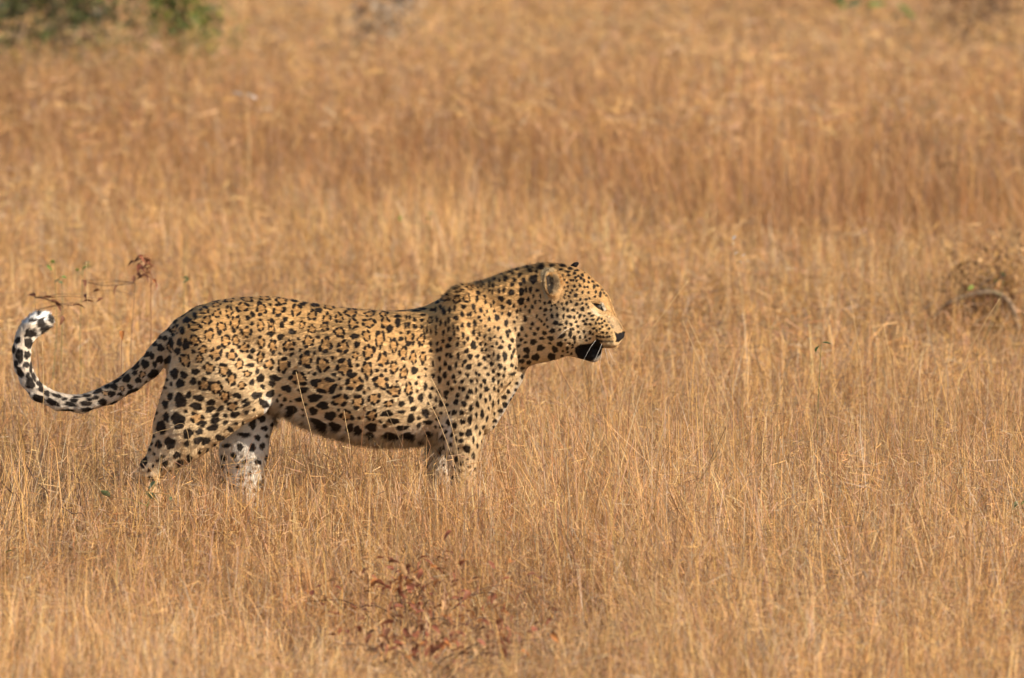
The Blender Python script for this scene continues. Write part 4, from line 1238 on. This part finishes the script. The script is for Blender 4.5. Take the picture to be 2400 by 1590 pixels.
sprig('seedling', 'low broad-leaved green seedling in front of the hind leg', 'plant', 340, -.75, [(258, 1165, 26, 'dull'), (362, 1172, 30, 'dull'), (364, 1128, 22, 'dull'), (400, 1165, 14, 'dull')], stem_mat)
sprig('green_sprig', 'pair of green blades at the bottom edge, right of centre', 'plant', 2005, -2.9, [(1982, 1538, 30, 'bright'), (2012, 1560, 28, 'bright')], stem_mat, shape='long')
sprig('green_sprig', 'small green sprig at the left edge low in the foreground', 'plant', 10, -1.6, [(8, 1300, 26, 'green'), (16, 1330, 22, 'bright'), (2, 1350, 20, 'green')], stem_mat)
sprig('green_sprig', 'green sprig at the right edge low in the foreground', 'plant', 2390, -1.1, [(2385, 1175, 22, 'dull'), (2395, 1185, 22, 'green'), (2378, 1190, 16, 'dull')], stem_mat)
sprig('green_sprig', 'small green leaf near the bottom left of the red shrub', 'plant', 812, -2.6, [(812, 1535, 18, 'bright'), (760, 1532, 14, 'bright'), (730, 1568, 16, 'dull')], stem_mat)
sprig('green_sprig', 'thin pale green blades in the grass right of the head', 'plant', 1915, 1.0, [(1912, 826, 34, 'bright'), (1925, 805, 24, 'dull')], stem_mat, shape='long')
sprig('green_sprig', 'two tiny green leaves in the grass above the back', 'plant', 1012, 9.0, [(1012, 502, 12, 'bright'), (1008, 512, 10, 'green'), (938, 518, 13, 'bright')], stem_mat)
sprig('green_sprig', 'green leaf just above the arched branch', 'plant', 2290, 6.4, [(2282, 670, 17, 'bright'), (2338, 657, 14, 'green'), (2356, 648, 14, 'dull')], stem_mat)
sprig('flower_spike', 'pale pinkish-white flower spike in the meadow right of the head', 'plant', 1745, 5.0, [(1717, 563, 13, 'white'), (1721, 573, 13, 'white'), (1731, 590, 11, 'white'), (1733, 614, 13, 'white'), (1750, 611, 11, 'white'), (1738, 602, 10, 'white')], straw_mat, sr=.002)
sprig('white_flower', 'small blurred white flower head alone in the far grass', 'plant', 575, 13.0, [(570, 224, 22, 'white'), (577, 220, 24, 'white'), (582, 224, 20, 'white')], straw_mat, sr=.003)
sprig('leafy_plant', 'leftmost small blurred green plant at the top right edge', 'plant', 1975, 24.0, [(1968, 12, 34, 'green'), (1975, 6, 34, 'dull'), (1980, 22, 30, 'green'), (1962, 24, 24, 'green'), (1972, 30, 26, 'dull')], stem_mat, sr=.004)
sprig('leafy_plant', 'pale blurred green plant at the top edge, middle of three', 'plant', 2028, 24.0, [(2022, 8, 36, 'dull'), (2032, 16, 38, 'bright'), (2036, 4, 34, 'dull'), (2018, 24, 26, 'bright'), (2040, 24, 24, 'dull')], stem_mat, sr=.004)
sprig('leafy_plant', 'rightmost dark blurred green plant at the top right', 'plant', 2122, 24.0, [(2115, 26, 34, 'green'), (2128, 32, 34, 'green'), (2108, 38, 26, 'green'), (2132, 20, 26, 'green')], stem_mat, sr=.004)

# --- arched dead branch with hanging leaves
yb = 7.0
b0 = Vector((gx(2160, yb), yb, 0))
t = empty('fallen_branch', b0)
tag(t, 'arched dead branch hung with brown leaves in the grass at right', 'branch')
rod('bough', [(2156, 806), (2166, 778), (2186, 748), (2222, 712), (2266, 694), (2306, 686), (2340, 690), (2372, 722), (2392, 800)], yb, .012, .006, bark_mat, t, sides=6)
for pix in ([(2235, 706), (2262, 716), (2280, 738)], [(2300, 687), (2316, 672), (2338, 660), (2352, 640)], [(2200, 732), (2214, 748), (2214, 775)], [(2330, 689), (2348, 712), (2352, 745)], [(2266, 695), (2290, 680), (2330, 640)]):
    rod('twig', pix, yb, .003, .0018, bark_mat, t)
rr = random.Random(5)
for px, py, s, m in ((2285, 700, 22, 'orange'), (2272, 716, 22, 'brown'), (2248, 726, 18, 'orange'), (2252, 738, 18, 'red'), (2230, 742, 22, 'orange'), (2214, 742, 24, 'brown'), (2208, 755, 20, 'brown'), (2262, 705, 18, 'tan'), (2240, 715, 18, 'tan'), (2182, 770, 20, 'brown'),
                     (2168, 772, 18, 'brown'), (2225, 720, 18, 'brown'), (2302, 700, 20, 'brown'), (2318, 694, 18, 'brown'), (2345, 700, 18, 'brown'), (2352, 640, 14, 'brown'), (2212, 762, 18, 'red'), (2388, 738, 14, 'brown'), (2200, 738, 18, 'tan'), (2330, 705, 18, 'brown')):
    leaf(t, at(px, py, yb + rr.uniform(-.04, .04)), s * 1.6 * S, m, 'curl', rr=rr)

# --- low red-brown shrubs in the foreground
def red_shrub(label, ys, base, x0, x1, y0, y1, seed, nst, nl):
    b0 = Vector((gx(base, ys), ys, 0))
    t = empty('red_shrub', b0)
    tag(t, label, 'shrub', 'dry red-brown shrubs in the foreground')
    rr = random.Random(seed)
    for k in range(nst):
        px = rr.uniform(x0, x1); py = rr.uniform(y0, y1) + 40 * abs(px - base) / (x1 - x0)
        yy = ys + rr.uniform(-.30, .30)
        tp = at(px, py, yy)
        tp.z = max(tp.z, .03)
        midp = (b0 + tp) / 2 + Vector((rr.uniform(-.05, .05), rr.uniform(-.05, .05), .05))
        path = curve([b0 + Vector((rr.uniform(-.03, .03), rr.uniform(-.03, .03), 0)), midp, tp], 6)
        link('stem', tube(path, [.0022 - .0014 * i / (len(path) - 1) for i in range(len(path))], 5), twig_mat, t)
        for j in range(nl):
            p = path[rr.randint(4, len(path) - 1)] + Vector((rr.gauss(0, .06), rr.gauss(0, .06), rr.gauss(.04, .03)))
            p.z = max(p.z, .02)
            leaf(t, p, rr.uniform(15, 26) * S, rr.choice(['red', 'red', 'brown', 'tan', 'red', 'orange']), rr.choice(['curl', 'curl', 'flat']), rr=rr)


red_shrub('upper of the sprawling red-brown shrubs, left of bottom centre', -2.75, 960, 680, 1260, 1350, 1470, 11, 16, 12)
red_shrub('red-brown shrub cut by the bottom edge, below the upper one', -3.75, 1000, 740, 1330, 1470, 1580, 13, 16, 12)


# --- bushes at the far edge: stems and a crown of many leaves
def bush(name, label, px, y, rx, h, n, cols, size, seed, cat='shrub', group=None, low=0.05):
    r_ = np.random.default_rng(seed)
    rr = random.Random(seed)
    x0 = gx(px, y)
    t = empty(name, (x0, y, 0))
    tag(t, label, cat, group)
    tips = []
    for k in range(9):
        a = rr.uniform(0, 6.28); q_ = rr.uniform(.2, .9)
        tp = Vector((x0 + math.cos(a) * rx * q_, y + math.sin(a) * rx * q_, h * rr.uniform(.25, .95)))
        path = curve([(x0 + rr.uniform(-.05, .05), y + rr.uniform(-.05, .05), 0), (x0 * .6 + tp.x * .4, y * .6 + tp.y * .4, tp.z * .55), tp], 5)
        link('stem', tube(path, [.011 - .008 * i / (len(path) - 1) for i in range(len(path))], 5), bark_mat, t)
        tips += path[1:]
    tips = np.array([tuple(p) for p in tips])
    c = tips[r_.integers(0, len(tips), n // 14)] + r_.normal(0, rx * .26, (n // 14, 3))
    p = c[r_.integers(0, len(c), n)] + r_.normal(0, .07, (n, 3))
    p[:, 2] = np.abs(p[:, 2] - low) + low
    d = r_.normal(0, 1, (n, 3)); d /= np.linalg.norm(d, axis=1)[:, None]
    s = np.cross(d, r_.normal(0, 1, (n, 3))); s /= np.linalg.norm(s, axis=1)[:, None]
    L_ = (size * r_.uniform(.6, 1.3, n))[:, None]
    co = np.stack([p, p + d * L_ * .5 + s * L_ * .25, p + d * L_, p + d * L_ * .5 - s * L_ * .25], 1).reshape(-1, 3)
    me = mesh_np('foliage', co, np.arange(n * 4), np.arange(n) * 4)
    cc = np.array(cols)[r_.integers(0, len(cols), n)] * r_.uniform(.65, 1.35, (n, 1))
    set_col(me, np.repeat(cc.clip(.01, .9), 4, axis=0))
    tag(link('foliage', me, bush_leaf, t), kind='stuff')
    return t


bush_leaf = mat_attr('bush_leaf', rough=.5, spec=.3, translucent=.3)
GR = [(.05, .075, .03), (.08, .11, .03), (.13, .16, .05), (.06, .055, .035), (.10, .07, .04), (.17, .18, .06)]
bush('green_bush', 'dark green bush at the top left corner of the field', 20, 24.0, .60, 1.4, 2800, GR, .05, 3, group='bushes along the far edge', low=.12)
bush('green_bush', 'shady bush with dark gaps just right of the corner bush', 200, 24.6, .48, 1.3, 2100, GR, .05, 4, group='bushes along the far edge', low=.12)
bush('green_bush', 'lighter yellow-green bush, rightmost of the far green bushes', 420, 25.0, .38, 1.2, 2300, [(.10, .16, .03), (.18, .22, .04), (.24, .25, .05), (.07, .12, .04)], .05, 6, group='bushes along the far edge', low=.12)
BR = [(.28, .16, .08), (.20, .11, .06), (.34, .21, .11), (.16, .11, .06)]
bush('dry_bush', 'brown leafless-looking bush at the top right corner', 2320, 24.0, .30, .46, 500, BR, .04, 8, group='bushes along the far edge', low=.3)
bush('dry_bush', 'smaller brown bush left of the top right corner bush', 2225, 24.5, .20, .42, 260, BR, .04, 9, group='bushes along the far edge', low=.3)
bush('dead_bush', 'pale grey dead bush at the top edge left of centre', 905, 24.0, .22, .52, 500, [(.34, .27, .20), (.24, .19, .15), (.42, .33, .24)], .04, 12, group='bushes along the far edge', low=.3)
bush('brown_tussock', 'dark brown leafy tussock under the arched dead branch', 2300, 7.6, .26, .19, 3800, [(.36, .20, .085), (.26, .14, .06), (.44, .26, .11), (.20, .105, .05), (.46, .27, .09)], .024, 21, cat='tussock', low=.02)
